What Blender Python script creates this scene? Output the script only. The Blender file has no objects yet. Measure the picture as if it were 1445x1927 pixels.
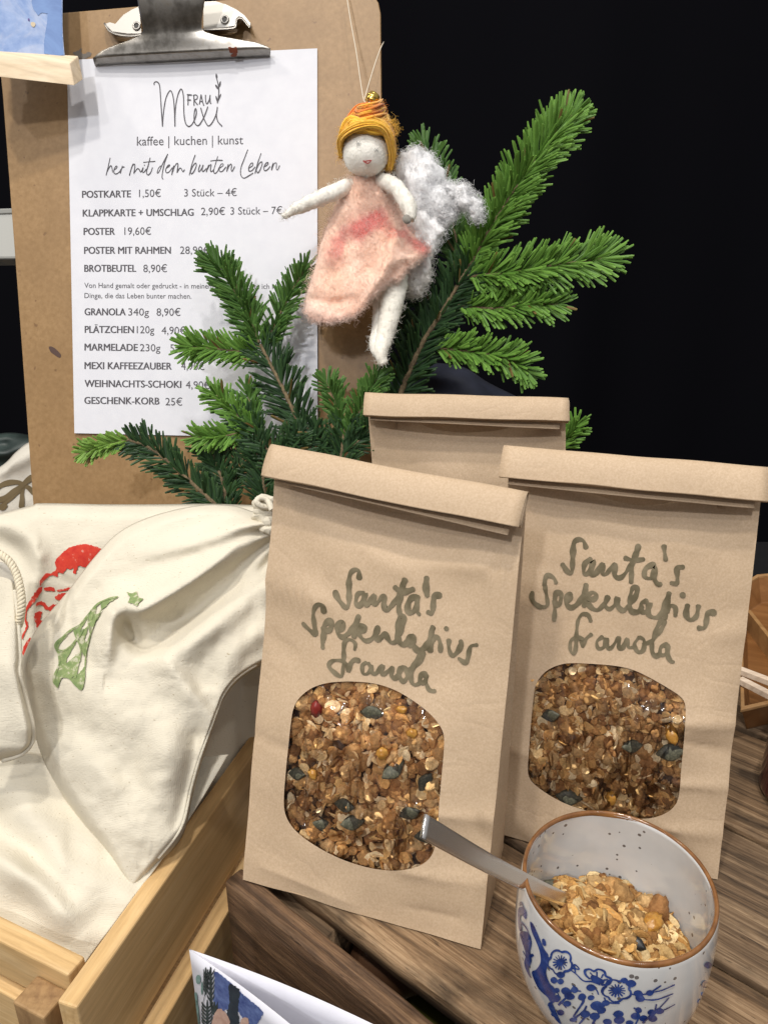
import bpy, bmesh, math, random
import numpy as np
from mathutils import Vector, Matrix, noise as mnoise
from mathutils.bvhtree import BVHTree

random.seed(7)
rng = np.random.default_rng(7)
SC = bpy.context.scene
COL = SC.collection
PI = math.pi

# ------------------------------------------------------------------ camera
H = 0.36                      # eye height over the crate top (z = 0), metres
TH = math.radians(22.0)       # looking down
F = 1450.0
CX, CY = 722.5, 963.5
ct, st = math.cos(TH), math.sin(TH)
CAM = np.array([0.0, 0.0, H])
cam_d = bpy.data.cameras.new('camera')
cam_d.sensor_fit = 'HORIZONTAL'
cam_d.sensor_width = 36.0
cam_d.lens = 36.0 * F / 1445.0
cam_d.clip_start = 0.01
cam_d.clip_end = 50.0
cam_o = bpy.data.objects.new('camera', cam_d)
cam_o.location = (0, 0, H)
cam_o.rotation_euler = (math.radians(90) - TH, 0, 0)
COL.objects.link(cam_o)
SC.camera = cam_o

# ------------------------------------------------------------------ light
W = bpy.data.worlds.new('World')
SC.world = W
W.use_nodes = True
wt_ = W.node_tree                # the dim hall all round: pale ceiling overhead, dark floor and stalls below
wtc = wt_.nodes.new('ShaderNodeTexCoord')
wsp = wt_.nodes.new('ShaderNodeSeparateXYZ')
wt_.links.new(wtc.outputs['Generated'], wsp.inputs[0])
wns = wt_.nodes.new('ShaderNodeTexNoise')
wns.inputs['Scale'].default_value = 3.2
wns.inputs['Detail'].default_value = 2
wt_.links.new(wtc.outputs['Generated'], wns.inputs['Vector'])
wad = wt_.nodes.new('ShaderNodeMath')
wad.operation = 'MULTIPLY_ADD'
wad.inputs[1].default_value = 0.9
wt_.links.new(wns.outputs['Fac'], wad.inputs[0])
wt_.links.new(wsp.outputs['Z'], wad.inputs[2])
wrp = wt_.nodes.new('ShaderNodeValToRGB')
wrp.color_ramp.elements[0].position = 0.12
wrp.color_ramp.elements[0].color = (.10, .085, .07, 1)
wrp.color_ramp.elements[1].position = 1.0
wrp.color_ramp.elements[1].color = (.52, .52, .54, 1)
e_ = wrp.color_ramp.elements.new(0.5)
e_.color = (.20, .19, .185, 1)
wt_.links.new(wad.outputs[0], wrp.inputs[0])
wt_.links.new(wrp.outputs[0], wt_.nodes['Background'].inputs[0])
wt_.nodes['Background'].inputs[1].default_value = 1.0


def lamp(name, loc, target, power, size, col):
    l = bpy.data.lights.new(name, 'AREA')
    l.shape = 'DISK'
    l.size = size
    l.energy = power
    l.color = col
    o = bpy.data.objects.new(name, l)
    o.location = loc
    d = Vector(target) - Vector(loc)
    o.rotation_euler = d.to_track_quat('-Z', 'Y').to_euler()
    COL.objects.link(o)
    return o


TGT = (0.0, 0.45, 0.1)
lamp('hall_and_fill_lamp', (-0.70, -0.55, 2.5), TGT, 25, 0.15, (1.0, 0.95, 0.87))
lamp('hall_and_fill_lamp', (0.10, -0.25, 2.6), TGT, 24, 0.13, (1.0, 0.96, 0.91))
lamp('hall_and_fill_lamp', (-0.95, -2.1, 2.3), TGT, 36, 0.16, (0.98, 0.98, 1.0))
lamp('hall_and_fill_lamp', (-1.7, 0.5, 2.2), TGT, 12, 0.20, (1.0, 0.92, 0.80))
lamp('hall_and_fill_lamp', (-1.6, -1.3, 2.5), TGT, 14, 0.16, (1.0, 0.95, 0.88))  # extra lamp, added to soften the shadows
lamp('hall_and_fill_lamp', (0.7, -1.3, 2.5), TGT, 8, 0.16, (1.0, 0.97, 0.93))  # weak extra fill, likewise added for softer shadows

SC.view_settings.view_transform = 'Standard'
SC.view_settings.look = 'None'
SC.view_settings.exposure = -0.08
SC.view_settings.gamma = 1.0
SC.view_settings.use_curve_mapping = False

# ------------------------------------------------------------------ helpers: pixels of the photograph (1445 x 1927) to points


def ray(px, py):
    x = (np.asarray(px, float) - CX) / F
    u = (CY - np.asarray(py, float)) / F
    return np.stack([x, ct + u * st, -st + u * ct], -1)


def P(px, py, d):
    r = ray(px, py)
    return CAM + r * np.asarray(d, float)[..., None]


def G(px, py, z=0.0):
    r = ray(px, py)
    t = (np.asarray(z, float) - H) / r[..., 2]
    return CAM + r * t[..., None]


def PL(px, py, p0, n):
    r = ray(px, py)
    t = np.dot(p0 - CAM, n) / (r @ n)
    return CAM + r * t[..., None]


def proj(p):
    p = np.asarray(p, float) - CAM
    d = p[..., 1] * ct - p[..., 2] * st
    u = p[..., 1] * st + p[..., 2] * ct
    return np.stack([CX + F * p[..., 0] / d, CY - F * u / d], -1)


def unit(v):
    v = np.asarray(v, float)
    return v / np.linalg.norm(v, axis=-1, keepdims=True)


def cam2world(x, y, z):       # camera axes (x right, y DOWN, z forward) to world
    return CAM + np.array([x, z * ct - y * st, -z * st - y * ct])


# ------------------------------------------------------------------ helpers: objects


def worigin(o):
    v = np.zeros(3)
    while o is not None:
        v += np.array(o.location)
        o = o.parent
    return v


def tag(o, label, cat, group=None, kind=None):
    if label:
        o['label'] = label
    if cat:
        o['category'] = cat
    if group:
        o['group'] = group
    if kind:
        o['kind'] = kind
    return o


def thing(name, label, cat, loc, group=None):
    o = bpy.data.objects.new(name, None)
    o.empty_display_size = 0.02
    o.location = tuple(float(c) for c in loc)
    COL.objects.link(o)
    return tag(o, label, cat, group)


def obj(name, verts, faces, mat, parent=None, smooth=True, cols=None, loc=None, solid=None, sub=0, bevel=None):
    verts = np.asarray(verts, float).reshape(-1, 3)
    me = bpy.data.meshes.new(name)
    o = bpy.data.objects.new(name, me)
    if loc is None:
        loc = np.zeros(3) if parent is not None else verts.mean(0)
        if parent is None:
            loc = np.array([loc[0], loc[1], verts[:, 2].min()])
    o.parent = parent
    o.location = tuple(float(c) for c in loc)
    v = verts - worigin(o)
    if isinstance(faces, np.ndarray):
        faces = faces.tolist()
    me.from_pydata(v.tolist(), [], faces)
    if cols is not None:
        ca = me.color_attributes.new('Col', 'FLOAT_COLOR', 'POINT')
        c = np.ones((len(v), 4))
        c[:, :3] = cols
        ca.data.foreach_set('color', c.ravel())
    if smooth:
        me.polygons.foreach_set('use_smooth', [True] * len(me.polygons))
    me.materials.append(mat)
    me.update()
    COL.objects.link(o)
    if solid:
        m = o.modifiers.new('solid', 'SOLIDIFY')
        m.thickness = abs(solid)
        m.offset = 1 if solid > 0 else -1
    if bevel:
        m = o.modifiers.new('bevel', 'BEVEL')
        m.width = bevel
        m.segments = 2
        m.limit_method = 'ANGLE'
    if sub:
        m = o.modifiers.new('sub', 'SUBSURF')
        m.levels = m.render_levels = sub
    return o


class MB:
    def __init__(s):
        s.v, s.f, s.c, s.n = [], [], [], 0

    def add(s, v, f, c=None):
        v = np.asarray(v, float).reshape(-1, 3)
        if isinstance(f, np.ndarray):
            s.f += (f + s.n).tolist()
        else:
            s.f += [[i + s.n for i in q] for q in f]
        s.v.append(v)
        if c is not None:
            c = np.asarray(c, float)
            if c.ndim == 1:
                c = np.tile(c, (len(v), 1))
            s.c.append(c)
        s.n += len(v)

    def build(s, name, mat, parent=None, **k):
        cols = np.concatenate(s.c) if s.c else None
        return obj(name, np.concatenate(s.v), s.f, mat, parent, cols=cols, **k)


def gridfaces(nr, nc, closed=False):
    f = []
    cc = nc if closed else nc - 1
    for i in range(nr - 1):
        for j in range(cc):
            k = (j + 1) % nc
            f.append([i * nc + j, i * nc + k, (i + 1) * nc + k, (i + 1) * nc + j])
    return f


def box(c, ax, ay, az, hx, hy, hz):
    c = np.asarray(c, float)
    v = []
    for i in (-1, 1):
        for j in (-1, 1):
            for k in (-1, 1):
                v.append(c + i * hx * ax + j * hy * ay + k * hz * az)
    f = [[0, 1, 3, 2], [4, 6, 7, 5], [0, 4, 5, 1], [2, 3, 7, 6], [0, 2, 6, 4], [1, 5, 7, 3]]
    return np.array(v), f


def smooth_poly(pts, n=None, step=None, closed=False):
    """Catmull-Rom through the points, resampled evenly."""
    p = np.asarray(pts, float)
    m = len(p)
    if m == 2 and not closed:
        q = np.linspace(0, 1, 12)[:, None] * (p[1] - p[0]) + p[0]
    else:
        out = []
        rngk = range(m) if closed else range(m - 1)
        for i in rngk:
            if closed:
                a, b, c, d = p[(i - 1) % m], p[i], p[(i + 1) % m], p[(i + 2) % m]
            else:
                b, c = p[i], p[i + 1]
                a = p[i - 1] if i > 0 else 2 * b - c
                d = p[i + 2] if i + 2 < m else 2 * c - b
            t = np.linspace(0, 1, 12, endpoint=False)[:, None]
            out.append(0.5 * (2 * b + (c - a) * t + (2 * a - 5 * b + 4 * c - d) * t ** 2 + (3 * b - a - 3 * c + d) * t ** 3))
        q = np.concatenate(out)
        q = np.vstack([q, p[0] if closed else p[-1]])
    return resample(q, n, step)


def resample(q, n=None, step=None):
    q = np.asarray(q, float)
    L = np.r_[0, np.cumsum(np.linalg.norm(np.diff(q, axis=0), axis=1))]
    if n is None:
        n = max(3, int(L[-1] / step) + 1)
    s = np.linspace(0, L[-1], n)
    return np.stack([np.interp(s, L, q[:, k]) for k in range(q.shape[1])], -1)


def tube(path, rad, k=8, cap=True, flat=None):
    """Swept tube; rad scalar or per point; flat = (vector, factor) squashes."""
    path = np.asarray(path, float)
    n = len(path)
    rad = np.broadcast_to(np.asarray(rad, float), (n,))
    T = unit(np.gradient(path, axis=0))
    up = np.array([0, 0, 1.0])
    if abs(T[0] @ up) > .9:
        up = np.array([1.0, 0, 0])
    A = unit(up - (T[0] @ up) * T[0])
    v = []
    for i in range(n):
        A = A - (A @ T[i]) * T[i]
        A = unit(A)
        B = np.cross(T[i], A)
        a = np.arange(k) * 2 * PI / k
        off = rad[i] * (np.cos(a)[:, None] * A + np.sin(a)[:, None] * B)
        if flat is not None:
            w = unit(flat[0])
            off = off - (off @ w)[:, None] * w * (1 - flat[1])
        v.append(path[i] + off)
    v = np.concatenate(v)
    f = gridfaces(n, k, True)
    if cap:
        f.append(list(range(k))[::-1])
        f.append([(n - 1) * k + j for j in range(k)])
    return v, f


def ellipsoid(c, r, nu=24, nv=16, axes=None):
    a = np.linspace(0, 2 * PI, nu, endpoint=False)
    b = np.linspace(0.02, PI - 0.02, nv)
    x = np.sin(b)[:, None] * np.cos(a)
    y = np.sin(b)[:, None] * np.sin(a)
    z = np.cos(b)[:, None] * np.ones_like(a)
    v = np.stack([x * r[0], y * r[1], z * r[2]], -1).reshape(-1, 3)
    if axes is not None:
        v = v @ np.asarray(axes)
    f = gridfaces(nv, nu, True)
    f.append(list(range(nu))[::-1])
    f.append([(nv - 1) * nu + j for j in range(nu)])
    return v + np.asarray(c), f


def lathe(profile, c, n=96):
    profile = np.asarray(profile, float)
    a = np.linspace(0, 2 * PI, n, endpoint=False)
    v = np.stack([profile[:, 0][:, None] * np.cos(a), profile[:, 0][:, None] * np.sin(a),
                  profile[:, 1][:, None] * np.ones_like(a)], -1).reshape(-1, 3)
    return v + np.asarray(c), gridfaces(len(profile), n, True)


def prism(poly, nrm, thick):
    """flat outline (3D points) given thickness along nrm (front = poly)."""
    poly = np.asarray(poly, float)
    n = len(poly)
    v = np.vstack([poly, poly - np.asarray(nrm) * thick])
    f = [list(range(n)), [2 * n - 1 - i for i in range(n)]]
    for i in range(n):
        j = (i + 1) % n
        f.append([i, i + n, j + n, j])
    return v, f


def nz(x, y, z=0.0, s=1.0, o=3):
    return mnoise.fractal(Vector((x * s, y * s, z * s)), 1.0, 2.0, o)


def nzgrid(A, B, s, seed=0.0, o=3):
    out = np.empty(A.size)
    a, b = A.ravel(), B.ravel()
    for i in range(A.size):
        out[i] = mnoise.fractal(Vector((a[i] * s, b[i] * s, seed)), 1.0, 2.0, o)
    return out.reshape(A.shape)


def coons(top, bot, left, right, nu, nv):
    t = smooth_poly(top, nu); b = smooth_poly(bot, nu)
    l = smooth_poly(left, nv); r = smooth_poly(right, nv)
    u = np.linspace(0, 1, nu)[None, :, None]
    v = np.linspace(0, 1, nv)[:, None, None]
    S = (1 - v) * t[None] + v * b[None] + (1 - u) * l[:, None] + u * r[:, None]
    S -= (1 - u) * (1 - v) * t[0] + u * (1 - v) * t[-1] + (1 - u) * v * b[0] + u * v * b[-1]
    return S[..., 0], S[..., 1]


def ridge(X, Y, poly, amp, wl, wr):
    """smooth fold along a polyline: amp per vertex, widths on its left / right side"""
    q = smooth_poly(np.c_[np.asarray(poly, float), np.broadcast_to(amp, (len(poly),))], step=4)
    p, a = q[:, :2], q[:, 2]
    T = unit(np.gradient(p, axis=0))
    sh = X.shape
    pts = np.stack([X.ravel(), Y.ravel()], -1)
    out = np.zeros(len(pts))
    for k in range(0, len(pts), 4000):
        d = pts[k:k + 4000, None, :] - p[None]
        dd = (d ** 2).sum(-1)
        i = dd.argmin(1)
        ar = np.arange(len(i))
        side = T[i, 0] * d[ar, i, 1] - T[i, 1] * d[ar, i, 0]
        w = np.where(side > 0, wr, wl)
        out[k:k + 4000] = a[i] * np.exp(-dd[ar, i] / w ** 2)
    return out.reshape(sh)


def caster(verts, faces):
    bv = BVHTree.FromPolygons([tuple(map(float, p)) for p in verts], [list(map(int, f)) for f in faces])
    C = Vector(CAM)

    def f(px, py):
        d = Vector(ray(px, py)).normalized()
        h, n, i, dist = bv.ray_cast(C, d)
        if h is None:
            h, n, i, dist = bv.find_nearest(Vector(P(px, py, 0.42)))
        n = np.array(n)
        if n @ np.array(d) > 0:
            n = -n
        return np.array(h), n
    return f


_lift = [0]


def stroke(mb, pts, width, f, lift=0.0002, step=2.0, vary=0.18, taper=True):
    """A pen stroke (photo pixels) laid on the surface that f(px,py) returns; width in metres."""
    q = smooth_poly(pts, step=step)
    hits = [f(x, y) for x, y in q]
    p = np.array([h[0] for h in hits]); n = unit(np.array([h[1] for h in hits]))
    T = unit(np.gradient(p, axis=0) + 1e-12)
    B = np.cross(n, T)
    B = unit(B)
    m = len(p)
    _lift[0] = (_lift[0] + 1) % 12
    w = np.full(m, width / 2)
    ph = random.random() * 10
    s = np.arange(m)
    w *= 1 + vary * np.sin(s * .37 + ph) * .6 + vary * np.sin(s * .13 + ph * 2) * .6
    k = min(3, m // 2)
    p = p + n * (lift + _lift[0] * 1.7e-5 + np.linspace(0, 1.6e-4, m)[:, None])
    # rounded ends
    e0 = p[0] - T[0] * w[0] * .55
    e1 = p[-1] + T[-1] * w[-1] * .55
    P2 = np.vstack([e0, p, e1]); B2 = np.vstack([B[0], B, B[-1]]); w2 = np.r_[w[0] * .45, w, w[-1] * .45]
    v = np.stack([P2 - B2 * w2[:, None], P2 + B2 * w2[:, None]], 1).reshape(-1, 3)
    mb.add(v, gridfaces(len(P2), 2))


def blob(mb, pts, f, lift=0.0003, closed_smooth=True, rough=0.0):
    """A filled print patch (photo pixels) on a surface, as a fan of several rings."""
    q = smooth_poly(pts, step=3.0, closed=True)[:-1] if closed_smooth else resample(np.vstack([pts, pts[0]]), step=3.0)[:-1]
    if rough:
        c0 = q.mean(0)
        q = q + np.array([[mnoise.noise(Vector((x * .35, y * .35, 1))), mnoise.noise(Vector((x * .35, y * .35, 7)))] for x, y in q]) * rough
    # triangulate in 2D
    bm = bmesh.new()
    vs = [bm.verts.new((x, y, 0)) for x, y in q]
    es = [bm.edges.new((vs[i], vs[(i + 1) % len(vs)])) for i in range(len(vs))]
    bmesh.ops.triangle_fill(bm, use_beauty=True, use_dissolve=False, edges=es)
    for _ in range(2):
        lng = [e for e in bm.edges if e.calc_length() > 9]
        if lng:
            bmesh.ops.subdivide_edges(bm, edges=lng, cuts=1)
    bmesh.ops.triangulate(bm, faces=bm.faces[:])
    bm.verts.index_update()
    _lift[0] = (_lift[0] + 1) % 12
    out = []
    for vv in bm.verts:
        h, n = f(vv.co.x, vv.co.y)
        out.append(h + n * (lift + _lift[0] * 1.5e-5))
    fs = [[v.index for v in fc.verts] for fc in bm.faces]
    bm.free()
    if fs:
        mb.add(np.array(out), fs)


# ------------------------------------------------------------------ helpers: materials


class Mat:
    def __init__(s, name):
        s.m = bpy.data.materials.new(name)
        s.m.use_nodes = True
        s.t = s.m.node_tree
        s.b = s.t.nodes['Principled BSDF']
        s.x = 0

    def node(s, typ, **k):
        n = s.t.nodes.new(typ)
        for a, b in k.items():
            if a.startswith('i_'):
                key = a[2:].replace('_', ' ')
                n.inputs[int(key) if key.isdigit() else key].default_value = b
            else:
                setattr(n, a, b)
        return n

    def link(s, a, b):
        s.t.links.new(a, b)

    def set(s, **k):
        for a, b in k.items():
            s.b.inputs[a.replace('_', ' ')].default_value = b
        return s

    def coords(s, rot=(0, 0, 0), scale=(1, 1, 1), kind='Object'):
        tc = s.node('ShaderNodeTexCoord')
        mp = s.node('ShaderNodeMapping')
        mp.inputs['Rotation'].default_value = rot
        mp.inputs['Scale'].default_value = scale
        s.link(tc.outputs[kind], mp.inputs['Vector'])
        return mp.outputs[0]

    def noise(s, vec, scale, detail=4, rough=.55, dist=0.0):
        n = s.node('ShaderNodeTexNoise')
        n.inputs['Scale'].default_value = scale
        n.inputs['Detail'].default_value = detail
        n.inputs['Roughness'].default_value = rough
        n.inputs['Distortion'].default_value = dist
        if vec is not None:
            s.link(vec, n.inputs['Vector'])
        return n.outputs['Fac']

    def ramp(s, fac, stops):
        r = s.node('ShaderNodeValToRGB')
        e = r.color_ramp.elements
        while len(e) < len(stops):
            e.new(0.5)
        for i, (p, c) in enumerate(stops):
            e[i].position = p
            e[i].color = (*c, 1) if len(c) == 3 else c
        s.link(fac, r.inputs[0])
        return r.outputs[0]

    def mix(s, fac, a, b, mode='MIX'):
        n = s.node('ShaderNodeMix', data_type='RGBA', blend_type=mode)
        for sock, val in ((n.inputs['Factor'], fac), (n.inputs[6], a), (n.inputs[7], b)):
            if hasattr(val, 'links'):
                s.link(val, sock)
            elif isinstance(val, (int, float)):
                sock.default_value = val
            else:
                sock.default_value = (*val, 1)
        return n.outputs[2]

    def math(s, op, a, b=0.0):
        n = s.node('ShaderNodeMath', operation=op)
        for i, val in enumerate((a, b)):
            if hasattr(val, 'links'):
                s.link(val, n.inputs[i])
            else:
                n.inputs[i].default_value = val
        return n.outputs[0]

    def color(s, sock):
        s.link(sock, s.b.inputs['Base Color'])
        return s

    def bump(s, fac, strength=.3, dist=.001):
        b = s.node('ShaderNodeBump')
        b.inputs['Strength'].default_value = strength
        b.inputs['Distance'].default_value = dist
        s.link(fac, b.inputs['Height'])
        s.link(b.outputs[0], s.b.inputs['Normal'])
        return s

    def attr(s, name='Col'):
        a = s.node('ShaderNodeAttribute')
        a.attribute_name = name
        return a.outputs['Color']


def flat_mat(name, c, rough=.6, **k):
    m = Mat(name)
    m.set(Base_Color=(*c, 1), Roughness=rough)
    for a, b in k.items():
        m.b.inputs[a.replace('_', ' ')].default_value = b
    return m.m


def mk_kraft(name, c0, c1):
    m = Mat(name)
    v = m.coords()
    a = m.noise(v, 900, 3, .6)
    b = m.noise(v, 35, 4, .6)
    cc = m.mix(m.ramp(a, [(.35, (0, 0, 0)), (.7, (1, 1, 1))]), c0, c1)
    c2 = m.mix(m.ramp(b, [(.3, (0, 0, 0)), (.75, (.35, .35, .35))]), cc, tuple(x * .82 for x in c0))
    m.color(c2)
    m.set(Roughness=.60, Specular_IOR_Level=.3)
    fine = m.noise(m.coords(scale=(1, 1, .25)), 700, 3)
    cr = m.math('ABSOLUTE', m.math('SUBTRACT', m.noise(v, 24, 3, .5, .8), .5))
    crs = m.math('MULTIPLY', m.math('MINIMUM', cr, .06), 14.0)
    dent = m.noise(v, 30, 3, .5)
    m.bump(m.math('ADD', m.math('ADD', m.math('MULTIPLY', fine, .35), crs), m.math('MULTIPLY', dent, 1.6)), .15, .0010)
    return m.m


def mk_wood(name, cols, rotz=0.0, along=(3.0, 60.0, 60.0), rough=.55, bump=.25, sharp=1.0, roty=0.0, weather=0.0):
    """grain runs along local x after rotating by rotz; cols = dark, mid, light"""
    m = Mat(name)
    v = m.coords(rot=(0, roty, rotz))

    def stretched(k):
        mp = m.node('ShaderNodeMapping')
        mp.inputs['Scale'].default_value = (along[0] * k[0], along[1] * k[1], along[2] * k[1])
        m.link(v, mp.inputs['Vector'])
        return mp.outputs[0]
    g = m.noise(stretched((1, 1)), 1.0 * sharp, 7, .66, .9)
    fine = m.noise(stretched((6.0, 5.5)), 1.2 * sharp, 6, .7)
    wv = m.node('ShaderNodeTexWave', wave_type='BANDS', bands_direction='Y', wave_profile='SAW')
    wv.inputs['Scale'].default_value = .9
    wv.inputs['Distortion'].default_value = 9.0
    wv.inputs['Detail'].default_value = 3
    wv.inputs['Detail Scale'].default_value = .7
    m.link(stretched((.35, 1.0)), wv.inputs[0])
    big = m.noise(v, 11, 4, .6)
    base = m.ramp(g, [(.33, cols[0]), (.5, cols[1]), (.66, cols[2])] if weather else [(.30, cols[0]), (.5, cols[1]), (.68, cols[2])])
    ring = m.ramp(wv.outputs['Fac'], [(.0, (.62, .56, .50)), (.35, (1, 1, 1)), (.85, (1, 1, 1)), (1.0, (.7, .65, .6))])
    c = m.mix(.75 if weather else .4, base, ring, 'MULTIPLY')
    c = m.mix(.7 if weather else .35, c, m.ramp(fine, [(.34, (.52, .47, .42)), (.56, (1, 1, 1))]), 'MULTIPLY')
    if weather:
        blot = m.noise(stretched((2.5, .35)), 1.0, 5, .65)
        c = m.mix(m.ramp(blot, [(.52, (0, 0, 0)), (.70, (weather, weather, weather))]), c, tuple(x * .35 for x in cols[0]))
    c = m.mix(m.ramp(big, [(.40, (0, 0, 0)), (.75, (.35, .35, .35))]), c, cols[1])
    if weather:
        kn = m.node('ShaderNodeTexVoronoi', feature='F1')
        kn.inputs['Scale'].default_value = 1.0
        kmp = m.node('ShaderNodeMapping')
        kmp.inputs['Scale'].default_value = (9.0, 21.0, 21.0)
        m.link(v, kmp.inputs['Vector'])
        m.link(kmp.outputs[0], kn.inputs['Vector'])
        kd = m.math('ADD', kn.outputs['Distance'], m.math('MULTIPLY', m.noise(v, 160, 3), .10))
        c = m.mix(m.ramp(kd, [(.15, (.85, .85, .85)), (.21, (.2, .2, .2)), (.30, (0, 0, 0))]), c, tuple(x * .7 for x in cols[0]))
        pit = m.noise(stretched((14, 6.0)), 1.0, 3, .6)
        c = m.mix(m.ramp(pit, [(.64, (0, 0, 0)), (.70, (.8, .8, .8))]), c, tuple(x * .45 for x in cols[0]))
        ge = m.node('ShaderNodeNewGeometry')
        c = m.mix(m.ramp(ge.outputs['Pointiness'], [(.515, (0, 0, 0)), (.56, (.75, .75, .75))]), c, tuple(min(.6, x * 1.25) for x in cols[2]))  # edge highlight mixed into the colour along the worn edges
    m.color(c)
    m.set(Roughness=rough, Specular_IOR_Level=.3)
    m.bump(m.math('ADD', g, m.math('MULTIPLY', fine, .7)), bump, .0014)
    return m.m


def mk_cotton(name, c):
    m = Mat(name)
    v = m.coords()
    wv = m.node('ShaderNodeTexWave', wave_type='BANDS', bands_direction='X')
    wv.inputs['Scale'].default_value = 420
    wv.inputs['Distortion'].default_value = 1.5
    m.link(v, wv.inputs[0])
    wv2 = m.node('ShaderNodeTexWave', wave_type='BANDS', bands_direction='Z')
    wv2.inputs['Scale'].default_value = 420
    wv2.inputs['Distortion'].default_value = 1.5
    m.link(v, wv2.inputs[0])
    weave = m.math('ADD', wv.outputs['Fac'], wv2.outputs['Fac'])
    fl = m.noise(m.coords(rot=(0, .5, .3), scale=(1, 2.2, 2.2)), 420, 2, .5)
    fleck = m.ramp(fl, [(.69, (0, 0, 0)), (.74, (1, 1, 1))])
    big = m.noise(v, 22, 3)
    base = m.mix(m.ramp(big, [(.35, (0, 0, 0)), (.7, (1, 1, 1))]), tuple(x * .93 for x in c), c)
    m.color(m.mix(m.math('MULTIPLY', fleck, .65), base, (c[0] * .5, c[1] * .42, c[2] * .3)))
    m.set(Roughness=1.0, Specular_IOR_Level=.03)
    wr = m.noise(v, 60, 5, .6, .4)
    slub = m.noise(m.coords(rot=(0, .4, .3), scale=(1, 5, 5)), 260, 3, .6)
    m.bump(m.math('ADD', m.math('ADD', m.math('MULTIPLY', weave, .08), m.math('MULTIPLY', slub, .35)), m.math('MULTIPLY', wr, 1.6)), .55, .0012)
    return m.m


def mk_felt(name, rough=1.0):
    m = Mat(name)
    v = m.coords()
    n = m.noise(v, 700, 4, .65)
    c = m.mix(m.ramp(n, [(.3, (.0, .0, .0)), (.7, (.3, .3, .3))]), m.attr(), (1, 1, 1), 'SOFT_LIGHT')
    m.color(c)
    m.set(Roughness=1.0, Specular_IOR_Level=.05, Sheen_Weight=.35, Sheen_Roughness=.6)
    m.bump(n, .5, .0012)
    return m.m


KRAFT = mk_kraft('kraft_paper', (.48, .35, .225), (.58, .438, .30))
FELT = mk_felt('felt_wool')
COTTON = mk_cotton('cotton', (.70, .645, .525))
COTTON_SHADED = mk_cotton('cotton_unlit_weave', (.64, .60, .52))  # greyer copy of the cotton, shade put into its colour
INK = None

# =================================================================== STRUCTURE: curtain behind, table top
CURT = Mat('black_curtain_cloth')
CURT.set(Base_Color=(.0045, .0045, .0060, 1), Roughness=.95, Specular_IOR_Level=.02)
xs = np.linspace(-2.6, 2.6, 520)
prof = np.array([.06 * math.sin(x * 9 + 1.5 * math.sin(x * 2.3)) + .02 * math.sin(x * 23 + 2 * math.sin(x * 3.1)) for x in xs])
zs = np.linspace(-.75, 1.6, 14)
cv = np.array([[x, 1.75 + p * (1 - .1 * k), z] for k, z in enumerate(zs) for x, p in zip(xs, prof)])
o = obj('black_curtain', cv, gridfaces(len(zs), len(xs)), CURT.m)
tag(o, 'plain black curtain hanging behind everything on the stall', 'curtain')

TABLE_Z = -0.135
tm = Mat('table_wood')
tm.color(tm.ramp(tm.noise(tm.coords(scale=(3, 30, 30)), 6, 5, .6), [(.3, (.004, .004, .005)), (.7, (.008, .007, .008))]))
tm.set(Roughness=.6)
v, f = box((0, .55, TABLE_Z - .02), np.array([1, 0, 0.]), np.array([0, 1, 0.]), np.array([0, 0, 1.]), 1.1, .55, .02)
o = obj('table', v, f, tm.m, smooth=False)
tag(o, None, None, kind='structure')

# =================================================================== CLIPBOARD
r1 = unit([.99059806, .03408041, -.13249157]); r2 = unit([-.00549334, .9979687, .0634689])
nb = np.cross(r1, r2)            # away from the camera (x right, y down, z forward)
if nb[2] > 0:
    nb = -nb
tb = np.array([-.25671734, -.36646239, .62404047])
B0 = cam2world(*tb)
BN = cam2world(*nb) - CAM        # towards the camera
BN = unit(BN)
PAPER_OFF = .0012


def onb(px, py, off=0.0):
    """photo pixel -> the clipboard's front plane lifted by off"""
    return PL(px, py, B0 + BN * off, BN)


BU = unit(onb(600, 400) - onb(150, 400))
BV = np.cross(BN, BU)            # up in the plane
if BV[2] < 0:
    BV = -BV

hb = Mat('hardboard')
hv = hb.coords()
n1 = hb.noise(hv, 260, 4, .6)
n2 = hb.noise(hv, 26, 5, .62)
c = hb.mix(hb.ramp(n1, [(.3, (0, 0, 0)), (.75, (1, 1, 1))]), (.265, .158, .066), (.355, .220, .102))
c = hb.mix(hb.ramp(n2, [(.38, (0, 0, 0)), (.7, (.5, .5, .5))]), c, (.225, .132, .056))
sp = hb.noise(hb.coords(), 170, 2, .5)
c = hb.mix(hb.ramp(sp, [(.70, (0, 0, 0)), (.76, (.6, .6, .6))]), c, (.13, .065, .03))
hb.color(c)
hb.set(Roughness=.42, Specular_IOR_Level=.35)
hb.bump(n1, .08, .0005)

clipb = thing('clipboard', 'large brown hardboard clipboard with a metal clip, leaning upright behind the bags', 'clipboard', onb(360, 980))
out = [(-9, 33), (118, 23), (256, 11), (520, -9), (672, -22)]
arc = [(690, -20), (703, -11), (712, 4), (716, 24)]
out += arc + [(717.5, 200), (718, 500), (718.5, 1010)]
pts = [onb(x, y) for x, y in out]
low = onb(78, 1105)
zt = .004
k = (zt - pts[-1][2]) / BV[2]
pts[-1] = pts[-1] + BV * k
bl = onb(62, 945)
d = unit(onb(62, 945) - onb(5, 180))
bl = bl + d * ((zt - bl[2]) / d[2])
pts += [bl, onb(62, 945), onb(34, 560), onb(5, 180), onb(-2, 110)]
v, f = prism(np.array(pts), BN, .0042)
obj('board', v, f, hb.m, clipb, smooth=False, bevel=.0006)
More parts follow.
